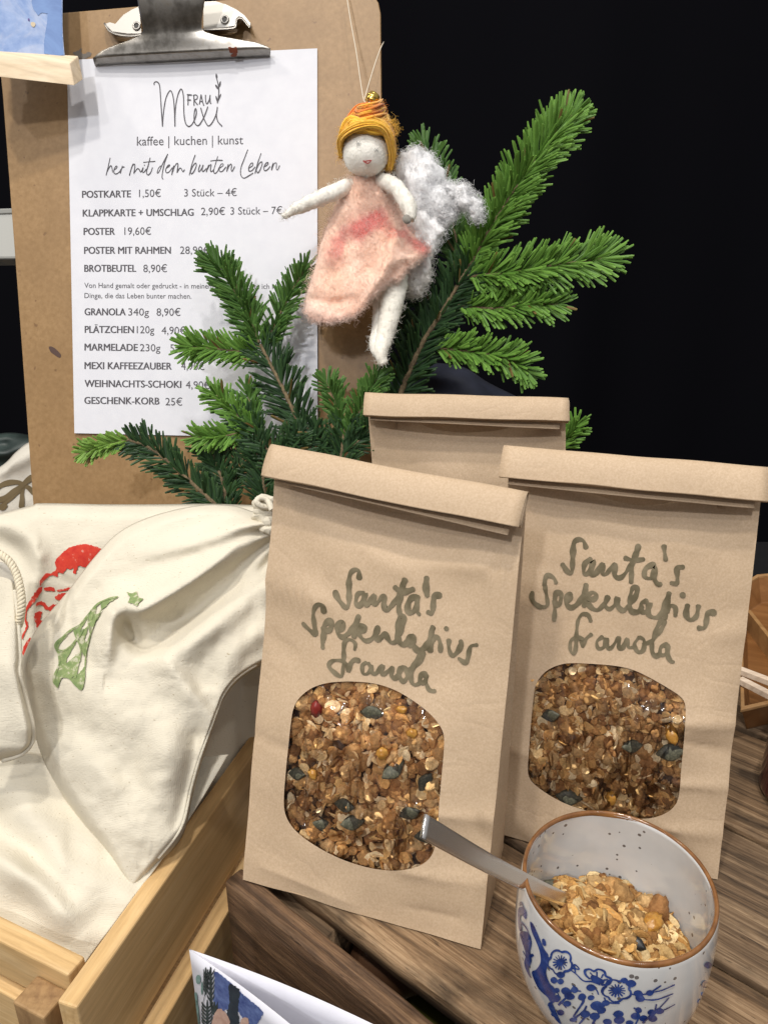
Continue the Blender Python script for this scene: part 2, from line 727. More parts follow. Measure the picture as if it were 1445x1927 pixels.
# dark smudge on the board, ink marks near the clip
mb = MB()
fb = lambda x, y: (onb(x, y, .0), BN)
blob(mb, [(92, 652), (100, 653), (109, 660), (115, 668), (112, 673), (102, 667), (95, 661)], fb, .0002)
mb.build('ink_smudge', flat_mat('brown_ink', (.07, .035, .025), .5), clipb)
mb = MB()
blob(mb, [(138, 99), (146, 94), (155, 90), (152, 97), (160, 101), (168, 97), (172, 103), (160, 110), (148, 108)], fb, .0002, rough=3)
mb.build('grey_scuff', flat_mat('grey_scuff_mark', (.13, .11, .09), .6), clipb)

metal = Mat('clip_metal')
mv = metal.coords()
t1 = metal.noise(mv, 60, 5, .65)
t2 = metal.noise(metal.coords(scale=(1, 1, .2)), 500, 3, .6)
metal.color(metal.ramp(t1, [(.3, (.20, .185, .16)), (.55, (.36, .34, .31)), (.75, (.25, .22, .18))]))
metal.set(Metallic=1.0)
metal.link(metal.ramp(t1, [(.3, (.30, .30, .30)), (.7, (.46, .46, .46))]), metal.b.inputs['Roughness'])
metal.bump(t2, .10, .0004)
steel = flat_mat('bright_steel', (.34, .325, .30), .45, Metallic=1.0)

# clip: base plate with two curled wings
base = thing('clip', None, None, onb(330, 60))
COL.objects.unlink(base); bpy.data.objects.remove(base)
for poly in ([(196, 44), (207, 41), (217, 44), (232, 27), (248, 17), (262, 11), (266, 62), (250, 62), (240, 62), (225, 60), (212, 58)],
             [(383, 2), (405, 1), (425, 7), (445, 17), (460, 28), (471, 42), (471, 49), (448, 29), (443, 47), (410, 52), (383, 54)]):
    v, f = prism(np.array([onb(x, y, .0032) for x, y in poly]), BN, .0012)
    wing = obj('base_plate', v, f, steel, clipb, smooth=False)
for cxp, cyp in ((257, 48), (423, 36)):
    c0 = onb(cxp, cyp, .0036)
    a = np.linspace(0, 2 * PI, 24, endpoint=False)
    ringp = []
    nu, nvv = 24, 8
    for aa in a:
        dirv = BU * math.cos(aa) + BV * math.sin(aa)
        for bb in np.linspace(0, 2 * PI, nvv, endpoint=False):
            ringp.append(c0 + dirv * (.0026 + .0009 * math.cos(bb)) + BN * .0009 * math.sin(bb))
    ff = []
    for i in range(nu):
        for j in range(nvv):
            ff.append([i * nvv + j, ((i + 1) % nu) * nvv + j, ((i + 1) % nu) * nvv + (j + 1) % nvv, i * nvv + (j + 1) % nvv])
    rv = obj('rivet', np.array(ringp), ff, steel, clipb)
    disc = np.array([c0 + BN * .0002 + (BU * math.cos(aa) + BV * math.sin(aa)) * .0023 for aa in a])
    obj('rivet_hole', disc, [list(range(24))], flat_mat('rivet_hole_dark', (.02, .018, .015), .5), rv)
# curled flanges along the wings' lower edges
for seq in ([(196, 42), (203, 54), (214, 61), (232, 65), (250, 66), (268, 63)], [(383, 54), (410, 53), (430, 52), (444, 49), (447, 34), (455, 33), (466, 46), (472, 50)]):
    q = smooth_poly(seq, 24)
    a = np.array([onb(x, y, .003) for x, y in q]); b = np.array([onb(x, y + 3, .011 if True else 0) for x, y in q])
    v = np.stack([a, (a + b) / 2 + BN * .001, b], 1).reshape(-1, 3)
    obj('base_flange', v, gridfaces(24, 3), metal.m, clipb, solid=.0008)
# lever
rows = [(-40, 252, 392, .030), (-5, 257, 387, .027), (25, 262, 383, .023), (50, 267, 380, .018), (62, 269, 379, .0155), (70, 264, 386, .0145),
        (79, 240, 412, .0135), (87, 213, 448, .0125), (95, 192, 484, .0115), (102, 182, 500, .0108), (107, 177, 507, .0104), (108.6, 176, 508, .0101), (110, 175, 509, .0092),
        (118, 177, 509, .0055), (124, 179, 508, .0020)]
tilt = lambda xx, base: -(xx - 175) * .052
V = []
ncl = 40
for (yy, xl, xr, off) in rows:
    for k in range(ncl):
        xx = xl + (xr - xl) * k / (ncl - 1)
        e = 4 * (k / (ncl - 1) - .5) ** 2
        V.append(onb(xx, yy + tilt(xx, 0), off + .0022 * (1 - e) * (1 if yy < 108 else .3)))
obj('clip_lever', np.array(V), gridfaces(len(rows), ncl), metal.m, clipb, solid=.0011)
mb = MB()
fjaw = caster(V, gridfaces(len(rows), ncl))
blob(mb, [(431, 88), (440, 90), (446, 88), (447, 97), (444, 103), (434, 102), (438, 96), (432, 94)], fjaw, .0014, rough=2)
mb.build('rust_spot', flat_mat('rust_red', (.22, .05, .02), .7), clipb)

# =================================================================== PRICE SHEET
paper = Mat('white_paper')
pn = paper.noise(paper.coords(), 90, 4)
paper.color(paper.ramp(pn, [(.3, (.66, .665, .71)), (.7, (.70, .705, .745))]))
paper.set(Roughness=.75, Specular_IOR_Level=.2)
cor = np.array([(126, 112), (597, 90), (597.5, 825), (140, 815)], float)
gu, gv = 20, 28


def sheetpt(u, v):
    top = cor[0] * (1 - u) + cor[1] * u
    bot = cor[3] * (1 - u) + cor[2] * u
    x, y = top * (1 - v) + bot * v
    off = PAPER_OFF + .0006 * max(0, v - .8) * 5 + .0005 * math.sin(u * 3 + v * 2) ** 2 + .0018 * max(0, u - .9) * max(0, v - .6) * 20
    return onb(x, y, off)


sv = np.array([sheetpt(i / gu, j / gv) for j in range(gv + 1) for i in range(gu + 1)])
sf = gridfaces(gv + 1, gu + 1)
sheet = obj('price_sheet', sv, sf, paper.m, loc=onb(360, 820))
tag(sheet, 'white printed price list sheet held under the metal clip of the hardboard', 'price list')
fsheet = caster(sv, sf)
PRINT = flat_mat('grey_print', (.075, .07, .08), .7)

_cap = None


def text_run(mb, s, a, b, cap, bold, f, lift=.00018):
    """type the words s so they span pixels a -> b on their baseline, cap = capital height in pixels"""
    cu = bpy.data.curves.new('type', 'FONT')
    cu.body = s
    cu.resolution_u = 3
    cu.size = 1.0
    cu.offset = 0.0
    to = bpy.data.objects.new('type', cu)
    COL.objects.link(to)
    dg = bpy.context.evaluated_depsgraph_get()
    me = bpy.data.meshes.new_from_object(to.evaluated_get(dg))
    v = np.array([vv.co[:] for vv in me.vertices])
    fs = [list(p.vertices) for p in me.polygons]
    bpy.data.objects.remove(to); bpy.data.curves.remove(cu); bpy.data.meshes.remove(me)
    x0, x1 = v[:, 0].min(), v[:, 0].max()
    px = a[0] + (v[:, 0] - x0) / (x1 - x0) * (b[0] - a[0])
    base = a[1] + (v[:, 0] - x0) / (x1 - x0) * (b[1] - a[1])
    py = base - v[:, 1] / CAPH * cap
    for q, dx in enumerate((-.5, 0, .5) if bold else (0,)):
        out = []
        for x, y in zip(px, py):
            h, n = f(x + dx, y)
            out.append(h + n * (lift + q * 1.5e-5))
        mb.add(np.array(out), fs)


def measure_cap():
    cu = bpy.data.curves.new('type', 'FONT'); cu.body = 'H'; cu.size = 1
    to = bpy.data.objects.new('type', cu); COL.objects.link(to)
    me = bpy.data.meshes.new_from_object(to.evaluated_get(bpy.context.evaluated_depsgraph_get()))
    h = max(vv.co[1] for vv in me.vertices)
    bpy.data.objects.remove(to); bpy.data.curves.remove(cu); bpy.data.meshes.remove(me)
    return h


CAPH = measure_cap()
mb = MB()
B_, R_ = True, False
for s, x0, y0, x1, y1, cap, bold in [
    ('kaffee | kuchen | kunst', 257.8, 273.2, 457.5, 270.6, 16.6, R_),
    ('POSTKARTE', 155, 371.6, 246.3, 370.6, 13, B_), ('1,50€', 261.8, 370.3, 303, 369.8, 14, R_), ('3 Stück – 4€', 346.7, 369.2, 445.8, 368.2, 14, R_),
    ('KLAPPKARTE + UMSCHLAG', 156.2, 406.8, 364.3, 405.3, 13, B_), ('2,90€', 378.5, 404.3, 423.5, 403.8, 14, R_), ('3 Stück – 7€', 433.8, 403.4, 531.2, 402.2, 14, R_),
    ('POSTER', 157.9, 441.4, 216.3, 441.2, 13, B_), ('19,60€', 234.3, 441.4, 284.5, 441.2, 14, R_),
    ('POSTER MIT RAHMEN', 158.8, 477, 321.4, 476.8, 13, B_), ('28,90€', 339, 477.3, 393.9, 477.2, 14, R_),
    ('BROTBEUTEL', 159.2, 510.9, 256.2, 510.9, 13, B_), ('8,90€', 269.9, 511.6, 314.5, 511.6, 14, R_),
    ('Von Hand gemalt oder gedruckt - in meinem Atelier gestalte ich kleine', 158.8, 541.2, 542.8, 543.4, 9.6, R_),
    ('Dinge, die das Leben bunter machen.', 159.2, 560.4, 360.4, 561.6, 9.6, R_),
    ('GRANOLA', 159.6, 592.7, 236.4, 593, 13, B_), ('340g', 241.6, 593.3, 280.6, 593.5, 13.5, R_), ('8,90€', 294.8, 593.7, 339.9, 594, 14, R_),
    ('PLÄTZCHEN', 160, 625.9, 251.9, 626.4, 13, B_), ('120g', 257.6, 626.6, 290.5, 626.9, 13.5, R_), ('4,90€', 304.2, 628.3, 349.7, 628.7, 14, R_),
    ('MARMELADE', 159.6, 659.2, 259.2, 660, 13, B_), ('230g', 263.5, 660.6, 302, 661, 13.5, R_), ('5,60€', 320.5, 661.6, 363.5, 662.2, 14, R_),
    ('MEXI KAFFEEZAUBER', 159.6, 694, 323, 695.2, 13, B_), ('4,90€', 341, 695.4, 385, 696, 14, R_),
    ('WEIHNACHTS-SCHOKI', 159.6, 727.6, 341, 729.6, 13, B_), ('4,90€', 349.7, 730.8, 395, 731.6, 14, R_),
    ('GESCHENK-KORB', 159.2, 759.6, 300, 761, 13, B_), ('25€', 311.5, 762.4, 343.3, 763, 14, R_)]:
    mb = MB()
    text_run(mb, s, (x0, y0), (x1, y1), cap, bold, fsheet)
    mb.build('printed_words', PRINT, sheet, smooth=False)


def cropmap(pts, ox, oy, sc):
    return [(ox + x / sc, oy + y / sc) for x, y in pts]


mb = MB()
W1 = .00085
logo = [
    [(95, 262), (90, 235), (110, 212), (140, 210), (170, 235), (188, 290), (197, 400), (210, 600), (225, 820), (235, 965)],
    [(235, 965), (243, 830), (258, 680), (285, 520), (320, 420), (360, 362), (385, 372), (410, 440), (428, 560), (440, 740), (446, 965)],
    [(446, 965), (447, 800), (458, 640), (480, 500), (510, 395), (548, 332), (575, 370), (592, 470), (596, 600), (598, 720), (610, 840), (635, 930), (680, 968), (725, 945), (765, 885), (800, 800), (812, 720), (800, 665), (785, 690), (772, 780), (775, 880), (800, 935), (835, 955), (870, 930), (930, 830), (975, 720), (1005, 635)],
    [(885, 655), (905, 730), (940, 840), (985, 930), (1015, 960), (1060, 930), (1110, 850), (1150, 750), (1168, 640)],
    [(1150, 750), (1158, 830), (1185, 900), (1245, 962)],
    [(668, 605), (670, 515), (672, 425)], [(655, 428), (730, 435)], [(655, 520), (715, 520)],
    [(770, 615), (768, 435)], [(755, 440), (800, 432), (828, 460), (815, 505), (775, 520), (830, 600)],
    [(862, 590), (890, 430)], [(890, 430), (910, 520), (935, 612)], [(870, 545), (918, 545)],
    [(965, 435), (968, 530), (985, 583), (1010, 560), (1035, 500), (1045, 438)], [(1042, 480), (1045, 560), (1062, 580)],
    [(1160, 170), (1178, 240), (1190, 310), (1192, 400), (1185, 480), (1168, 570)]]
for s in logo:
    stroke(mb, cropmap(s, 280, 130, 9.031), W1, fsheet, lift=.00015, step=1.2, vary=.08)
for s in ([(1145, 65), (1135, 110), (1155, 175), (1172, 115)], [(1225, 195), (1195, 240), (1190, 310), (1222, 270)], [(1130, 255), (1140, 300), (1185, 345), (1170, 280)],
          [(1230, 410), (1200, 450), (1172, 560), (1222, 460)], [(1135, 445), (1140, 500), (1168, 565), (1165, 480)]):
    blob(mb, cropmap(s, 280, 130, 9.031), fsheet, .00017)
mb.build('printed_logo', PRINT, sheet)
mb = MB()
for grp, ox in (([[(140, 172), (115, 290), (80, 435)], [(85, 410), (120, 330), (150, 290), (165, 310), (178, 388)], [(195, 360), (235, 330), (245, 300), (225, 300), (200, 350), (200, 400), (230, 415), (275, 390), (310, 340)],
                  [(325, 295), (310, 350), (295, 405)], [(310, 345), (330, 315), (355, 308)], [(485, 265), (455, 350), (432, 438)], [(440, 410), (475, 300), (505, 265), (515, 300), (500, 405)],
                  [(503, 400), (550, 338), (578, 345), (605, 385), (640, 320)], [(640, 320), (628, 380), (650, 390), (690, 340)], [(656, 280), (661, 284)], [(745, 172), (715, 290), (690, 390), (715, 430), (755, 390), (780, 320)],
                  [(642, 240), (720, 232), (820, 225)], [(905, 290), (870, 330), (850, 400), (880, 380), (930, 270), (1010, 115)], [(1010, 115), (960, 260), (930, 400), (925, 470), (940, 492)],
                  [(985, 330), (1030, 300), (1040, 278), (1010, 290), (980, 350), (990, 395), (1030, 385), (1080, 320)], [(1100, 290), (1080, 370), (1072, 428)], [(1075, 415), (1115, 300), (1150, 255), (1165, 275), (1150, 395)],
                  [(1152, 390), (1190, 330), (1215, 335), (1240, 382), (1265, 350)]], 190),
                ([[(140, 130), (95, 260), (52, 430)], [(60, 400), (110, 290), (150, 250), (155, 300), (120, 380), (85, 415), (75, 395)], [(215, 275), (190, 350), (200, 382), (240, 330), (262, 280)], [(262, 280), (245, 350), (262, 378), (310, 330)],
                  [(345, 280), (325, 330), (310, 380)], [(315, 365), (355, 290), (382, 275), (370, 350), (385, 382), (420, 350)], [(480, 150), (445, 270), (420, 370), (440, 408), (480, 370), (500, 320)], [(372, 220), (460, 208), (552, 210)],
                  [(505, 330), (560, 290), (560, 262), (530, 270), (505, 330), (510, 375), (550, 375), (605, 310)], [(640, 270), (625, 330), (618, 378)], [(622, 365), (655, 290), (680, 265), (690, 290), (685, 350), (700, 375), (735, 305)],
                  [(935, 48), (880, 190), (835, 310), (825, 400), (845, 460), (880, 478), (930, 455), (1015, 402)], [(950, 330), (1005, 290), (1010, 250), (980, 260), (950, 320), (955, 370), (995, 365), (1045, 310)],
                  [(1135, 105), (1085, 250), (1045, 405)], [(1050, 380), (1100, 270), (1145, 230), (1150, 275), (1115, 365), (1085, 398), (1075, 375)], [(1180, 310), (1235, 275), (1240, 242), (1210, 255), (1180, 310), (1185, 360), (1225, 355), (1275, 300)],
                  [(1320, 250), (1300, 310), (1295, 355)], [(1297, 345), (1330, 265), (1360, 245), (1368, 275), (1365, 330), (1385, 355), (1415, 290)]], 350)):
    for s in grp:
        stroke(mb, cropmap(s, ox, 275, 8.028), .00072, fsheet, lift=.00015, step=1.2, vary=.15)
mb.build('printed_script', PRINT, sheet)

# =================================================================== HANGING PICTURE with wooden rail, upper left
pale = mk_wood('pale_basswood', ((.60, .46, .30), (.72, .58, .40), (.78, .65, .48)), 0, (2, 40, 40), .6, .08)
pic = thing('picture_rail_print', 'watercolour print in blues held along its lower edge by a pale wooden rail, upper left', 'art print', P(60, 150, .565))
DR = .585
fr = {}
dl, dr_ = .578, .590
ftl, ftr, fbl, fbr = P(-60, 95, dl), P(131, 118, dr_), P(-60, 137, dl), P(140, 160, dr_)
w = unit(P(-60, 89, dl) - ftl)
btl, btr = P(-60, 89, dl + .010), P(147.5, 104, dr_ + .010)
bbl, bbr = P(-60, 130, dl + .012), P(156.5, 149, dr_ + .012)
v = np.array([ftl, ftr, fbr, fbl, btl, btr, bbr, bbl])
obj('wooden_rail', v, [[0, 1, 2, 3], [4, 7, 6, 5], [0, 4, 5, 1], [3, 2, 6, 7], [1, 5, 6, 2], [0, 3, 7, 4]], pale, pic, smooth=False, bevel=.0006)
blue = Mat('blue_watercolour')
bv = blue.coords()
na = blue.noise(bv, 28, 5, .65, 1.2)
nb2 = blue.noise(bv, 160, 3, .6)
cc = blue.ramp(na, [(.30, (.11, .20, .44)), (.48, (.19, .28, .50)), (.62, (.31, .37, .53)), (.8, (.15, .24, .47))])
blue.color(blue.mix(blue.ramp(nb2, [(.35, (0, 0, 0)), (.7, (.25, .25, .25))]), cc, (.5, .6, .8)))
blue.set(Roughness=.7)
pv = []
for j in range(16):
    yy = -70 + (106 - -70) * j / 15
    xr = 117.5 + 4.5 * max(0, (yy - 30) / 76) ** 2
    for i in range(12):
        xx = -60 + (xr + 60) * i / 11
        dd = .5835 + (.5965 - .5835) * (xx + 60) / 182 + .003 * (1 - j / 15)
        pv.append(P(xx, yy - (1 - i / 11) * 9 * (1 if j > 12 else j / 12), dd))
pv = np.array(pv)
pf = gridfaces(16, 12)
psheet = obj('art_sheet', pv, pf, blue.m, pic)
fpic = caster(pv, pf)
mb = MB()
blob(mb, [(60, -40), (59, 0), (63, 17), (72, 29), (79, 23), (90, 25), (89, 40), (86, 56), (83, 78), (83, 101), (100, 103), (120, 104), (117, 60), (115.5, 20), (115.5, -40)], fpic, .0003, closed_smooth=False, rough=1.2)
wash = Mat('deep_blue_wash')
wash.color(wash.ramp(wash.noise(wash.coords(), 34, 5, .65, 1.0), [(.3, (.03, .10, .30)), (.7, (.10, .21, .46))]))
mb.build('painted_shape', wash.m, psheet)
mb = MB()
blob(mb, [(58, 42), (63, 41), (67, 44), (65, 50), (60, 49)], fpic, .0004, rough=.5)
mb.build('ochre_dab', flat_mat('ochre_dab', (.52, .43, .30), .7), psheet)
mb = MB()
blob(mb, [(52.5, 34.5), (55.5, 34), (56, 39), (53, 38.5)], fpic, .0004)
mb.build('violet_dab', flat_mat('violet_dab', (.10, .07, .24), .7), psheet)

# =================================================================== WEATHERED CRATE (upside down, its base is the display top)
E1 = np.array([math.cos(math.radians(40.5)), -math.sin(math.radians(40.5)), 0])
E2 = np.array([-E1[1], E1[0], 0])
EZ = np.array([0, 0, 1.0])
K0 = G(425, 1655, 0.0)           # left near corner of the crate
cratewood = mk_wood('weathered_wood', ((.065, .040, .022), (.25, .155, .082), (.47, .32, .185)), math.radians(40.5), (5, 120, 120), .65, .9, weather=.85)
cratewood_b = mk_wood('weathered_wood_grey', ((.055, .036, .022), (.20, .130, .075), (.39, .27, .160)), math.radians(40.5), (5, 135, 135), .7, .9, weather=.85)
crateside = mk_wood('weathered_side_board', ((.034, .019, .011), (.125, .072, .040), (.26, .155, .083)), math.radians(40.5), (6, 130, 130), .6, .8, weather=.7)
crate = thing('wooden_crate', 'dark weathered slatted crate turned over as the stand under the granola bags', 'crate', K0 + np.array([0.1, .1, TABLE_Z]))


def slat(name, a0, a1, b0, b1, z0, z1, mat, wob=.0012, seed=0):
    """slat from a0..a1 along E1, b0..b1 along E2, z0..z1; slightly worn edges"""
    na, nbb = 60, 10
    per = []
    # cross-section loop with rounded top edges
    r = .0022
    cs = [(b0, z0), (b0, z1 - r), (b0 + r * .35, z1 - r * .35), (b0 + r, z1)]
    cs += [(b0 + r + (b1 - b0 - 2 * r) * t, z1) for t in np.linspace(.08, .92, 10)]
    cs += [(b1 - r, z1), (b1 - r * .35, z1 - r * .35), (b1, z1 - r), (b1, z0)]
    A = np.linspace(a0, a1, na)
    V = []
    for a in A:
        for (b, z) in cs:
            wv = wob * mnoise.noise(Vector((a * 40, b * 18 + seed, z * 25)))
            wz = .0005 * mnoise.noise(Vector((a * 25, b * 130 + seed, 3)))
            edge = 1 if (b < b0 + .004 or b > b1 - .004) else 0
            V.append(K0 + E1 * a + E2 * (b + wv * edge) + EZ * (z + (wz if z > z0 else 0) - abs(wv) * edge * .7))
    m = len(cs)
    f = gridfaces(na, m)
    for i in range(na - 1):
        f.append([i * m + m - 1, i * m, (i + 1) * m, (i + 1) * m + m - 1])
    f.append(list(range(m))[::-1]); f.append([(na - 1) * m + j for j in range(m)])
    return obj(name, np.array(V), f, mat, crate, bevel=None)


LEN = .47
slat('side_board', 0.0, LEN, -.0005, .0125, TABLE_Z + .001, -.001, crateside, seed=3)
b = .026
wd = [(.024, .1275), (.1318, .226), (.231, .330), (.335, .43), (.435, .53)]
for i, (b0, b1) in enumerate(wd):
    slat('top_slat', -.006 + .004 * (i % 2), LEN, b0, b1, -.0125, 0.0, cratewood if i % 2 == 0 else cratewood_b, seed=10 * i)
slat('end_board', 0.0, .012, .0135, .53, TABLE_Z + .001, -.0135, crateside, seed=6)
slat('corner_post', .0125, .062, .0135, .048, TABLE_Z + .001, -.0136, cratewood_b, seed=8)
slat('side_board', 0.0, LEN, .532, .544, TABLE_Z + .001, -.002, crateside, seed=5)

# things lying in the dark under the slats
A0 = K0 + E1 * .075 + E2 * .045 + EZ * (-.075)
bt = tube(np.array([A0 + E1 * t for t in np.linspace(0, .32, 20)]), .016, 20)
o = obj('olive_bottle', bt[0], bt[1], flat_mat('olive_glass', (.10, .095, .022), .25))
tag(o, 'olive green bottle lying in the dark gap under the crate slats', 'bottle')
A1 = K0 + E1 * .085 + E2 * .030 + EZ * (-.042)
bt = ellipsoid(A1 + E2 * .02, (.026, .020, .020))
o = obj('brown_package', bt[0], bt[1], flat_mat('brown_package_paper', (.10, .045, .02), .6))
tag(o, 'small rounded brown package showing in the gap under the front slat', 'package')

# =================================================================== PINE TRAY
T0 = G(107, 1885, 0.0)
T1 = G(462, 1396, 0.0)
td = unit(T1 - T0)
tn = np.array([td[1], -td[0], 0])          # to the right, outwards
ta = math.atan2(td[1], td[0])
pine_a = mk_wood('pine_along_side', ((.56, .35, .15), (.66, .44, .205), (.73, .52, .275)), -ta, (5, 70, 70), .45, .12)
fd = unit(G(0, 1722, 0) - G(165, 1802, 0))  # the front rail runs to the left
fa = math.atan2(fd[1], fd[0])
pine_f = mk_wood('pine_along_front', ((.58, .37, .16), (.68, .46, .22), (.75, .54, .29)), -fa, (5, 70, 70), .45, .12)
pine_end = mk_wood('pine_end_grain', ((.26, .15, .07), (.36, .22, .10), (.42, .27, .13)), 0, (60, 60, 30), .6, .2)
tray = thing('pine_box', 'light pine slatted box holding the cotton drawstring bags', 'wooden box', T0 + np.array([-.1, .12, TABLE_Z]))


def board(name, p, d, nrm, length, thick, z0, z1, mat):
    """p = start of the outer-left top edge; thickness goes along nrm"""
    c = p + d * length / 2 + nrm * thick / 2
    c = np.array([c[0], c[1], (z0 + z1) / 2])
    v, f = box(c, d, nrm, EZ, length / 2, thick / 2, (z1 - z0) / 2)
    return obj(name, v, f, mat, tray, smooth=False, bevel=.0012)


board('side_board', T0, td, tn, .46, .0112, -.066, 0.0, pine_a)
board('side_board', T0 + tn * .0116 - td * .01, td, tn, .47, .0112, -.133, -.068, pine_a)
FR = G(165, 1802, 0)
fn = np.array([fd[1], -fd[0], 0])
if fn[1] > 0:
    fn = -fn                                # towards the camera
gap = FR - T0
board('front_board', FR - fd * 0.002 + fd * .004, fd, fn, .40, .0115, -.030, -.0004, pine_f)
board('front_board', FR + fn * .004 + fd * .026, fd, fn, .38, .0115, -.133, -.036, pine_f)
board('corner_post', FR + fn * .0118 + fd * .004, fd, fn, .021, .016, -.133, -.012, pine_end)
board('side_board', T0 + fd * .36, td, -tn, .46, .0112, -.133, 0.0, pine_a)
board('back_board', T0 + td * .462 , fd, -fn, .36, .0112, -.133, -.02, pine_f)
board('box_floor', T0 + td * .02 + fd * .005, fd, -fn, .35, .42, -.132, -.122, pine_f)

# =================================================================== GRANOLA PIECES


def ico(sub):
    bm = bmesh.new()
    bmesh.ops.create_icosphere(bm, subdivisions=sub, radius=1)
    v = np.array([x.co[:] for x in bm.verts]); f = np.array([[a.index for a in p.verts] for p in bm.faces])
    bm.free()
    return v, f


ICO2, ICO3 = ico(2), ico(3)


def nfield(v, s, seed, o=2):
    return np.array([mnoise.fractal(Vector((x * s + seed, y * s, z * s - seed)), 1.0, 2.0, o) for x, y, z in v])


def make_flake(seed):
    v, f = ICO3
    v = v.copy()
    n = nfield(v, 1.3, seed * 3.7)
    r = np.hypot(v[:, 0], v[:, 1])
    out = v * np.array([1.0, .78, .20])
    out[:, :2] *= (1 + .16 * n)[:, None]
    out[:, 2] += .22 * (r ** 2 - .3) * np.sin(np.arctan2(v[:, 1], v[:, 0]) * 2 + seed) + .05 * n
    out[:, 2] -= .10 * np.exp(-(v[:, 1] / .12) ** 2) * np.sign(v[:, 2])
    return out, f, .5 + .5 * r + .25 * n


def make_crumb(seed):
    v, f = ICO3
    n = nfield(v, 1.5, seed * 5.1, 3); n2 = nfield(v, 4.0, seed * 2.3, 2)
    out = v * (1 + .34 * n + .14 * n2)[:, None] * np.array([1, .85, .75])
    return out, f, .55 + .55 * n + .5 * n2


def make_sliver(seed):
    v, f = ICO2
    n = nfield(v, 1.2, seed * 1.9)
    out = v * np.array([1.25, .42, .13])
    out[:, 2] += .22 * v[:, 0] ** 2 * (1 if seed % 2 else -1)
    out *= (1 + .1 * n)[:, None]
    return out, f, .8 + .2 * n


def make_seed(seed=0):
    v, f = ICO3
    out = v * np.array([1.12, .58, .26])
    t = (v[:, 0] + 1) / 2
    out[:, 1] *= .35 + .85 * np.sin(PI * np.clip(t * .92 + .05, 0, 1)) ** 1.1
    return out, f, .6 + .3 * nfield(v, 2.2, 3.0)


def make_raisin(seed):
    v, f = ICO3
    n = nfield(v * np.array([.7, 1.8, 1.8]), 1.6, seed * 2.9, 3)
    out = v * np.array([1.0, .75, .62]) * (1 + .22 * n)[:, None]
    return out, f, .6 + .6 * n


LIB = {'flake': [make_flake(i) for i in range(6)], 'crumb': [make_crumb(i) for i in range(7)], 'sliver': [make_sliver(i) for i in range(3)]}
TOAST = {'flake': [(.66, .42, .165), (.76, .55, .27), (.84, .68, .41), (.58, .33, .115)],
         'crumb': [(.43, .225, .080), (.52, .295, .112), (.60, .385, .172), (.31, .150, .054)],
         'sliver': [(.72, .56, .33), (.58, .34, .14)]}


def rrot():
    q = rng.normal(size=4); q /= np.linalg.norm(q)
    w, x, y, z = q
    return np.array([[1 - 2 * (y * y + z * z), 2 * (x * y - z * w), 2 * (x * z + y * w)],
                     [2 * (x * y + z * w), 1 - 2 * (x * x + z * z), 2 * (y * z - x * w)],
                     [2 * (x * z - y * w), 2 * (y * z + x * w), 1 - 2 * (x * x + y * y)]])


def frame(n):
    n = unit(n)
    a = unit(np.cross(n, [0.31, .22, .92]))
    return np.stack([a, np.cross(n, a), n])


def put(mb, kind, pos, size, R, tone=1.0):
    lib = LIB[kind]
    v, f, c = lib[rng.integers(len(lib))]
    pal = TOAST[kind]
    base = np.array(pal[rng.integers(len(pal))]) * tone * rng.uniform(.8, 1.2)
    cc = base[None] * np.clip(.62 + .55 * c, .35, 1.45)[:, None]
    mb.add(v * size @ R + pos, f, cc)


gr = Mat('granola')
gv_ = gr.coords()
gn = gr.noise(gv_, 900, 3, .6)
gr.color(gr.mix(1.0, gr.attr(), gr.ramp(gn, [(.3, (.70, .66, .6)), (.65, (1.0, 1, 1))]), 'MULTIPLY'))
gr.set(Roughness=.72, Specular_IOR_Level=.25)
gr.bump(gr.noise(gv_, 1300, 4, .65), .8, .0009)
GRAN = gr.m
sd = Mat('pumpkin_seed_skin')
sn = sd.noise(sd.coords(scale=(1, 1, 1)), 900, 2)
sd.color(sd.ramp(sn, [(.30, (.055, .054, .036)), (.5, (.082, .080, .054)), (.72, (.15, .14, .09))]))
sd.set(Roughness=.5, Specular_IOR_Level=.3)
SEED = sd.m
SEED_BLACK = flat_mat('dark_seed_skin', (.012, .011, .011), .35)
rs = Mat('golden_raisin_skin')
rs.color(rs.ramp(rs.noise(rs.coords(), 380, 3), [(.3, (.30, .125, .018)), (.7, (.55, .29, .06))]))
rs.set(Roughness=.3, Subsurface_Weight=.15, Subsurface_Radius=(.003, .0015, .0005))
RAISIN = rs.m
CRAN = flat_mat('dried_cranberry_skin', (.20, .018, .012), .4)


def loose(name, geo, mat, pos, size, R, label, cat, group=None):
    v, f, c = geo
    o = obj(name, v * size @ R + pos, f, mat)
    return tag(o, label, cat, group)


SEED_GEO = make_seed()
RAIS_GEO = [make_raisin(i) for i in range(3)]

# =================================================================== PAPER BAGS
film = Mat('window_film')
ft = film.t
fb_ = film.coords()
out_ = ft.nodes['Material Output']
tr = film.node('ShaderNodeBsdfTransparent'); tr.inputs[0].default_value = (.94, .93, .95, 1)
gl = film.node('ShaderNodeBsdfGlossy'); gl.inputs['Roughness'].default_value = .09; gl.inputs[0].default_value = (1, 1, 1, 1)
fz = film.node('ShaderNodeFresnel'); fz.inputs[0].default_value = 1.5
bp = film.node('ShaderNodeBump'); bp.inputs['Strength'].default_value = 1.0; bp.inputs['Distance'].default_value = .0065
fn1 = film.noise(film.coords(rot=(0, .1, .3), scale=(1, 1, .28)), 75, 2, .5, .6)
film.link(fn1, bp.inputs['Height'])
film.link(bp.outputs[0], gl.inputs['Normal']); film.link(bp.outputs[0], fz.inputs['Normal'])
mxs = film.node('ShaderNodeMixShader')
fac = film.math('MULTIPLY', fz.outputs[0], 1.0)
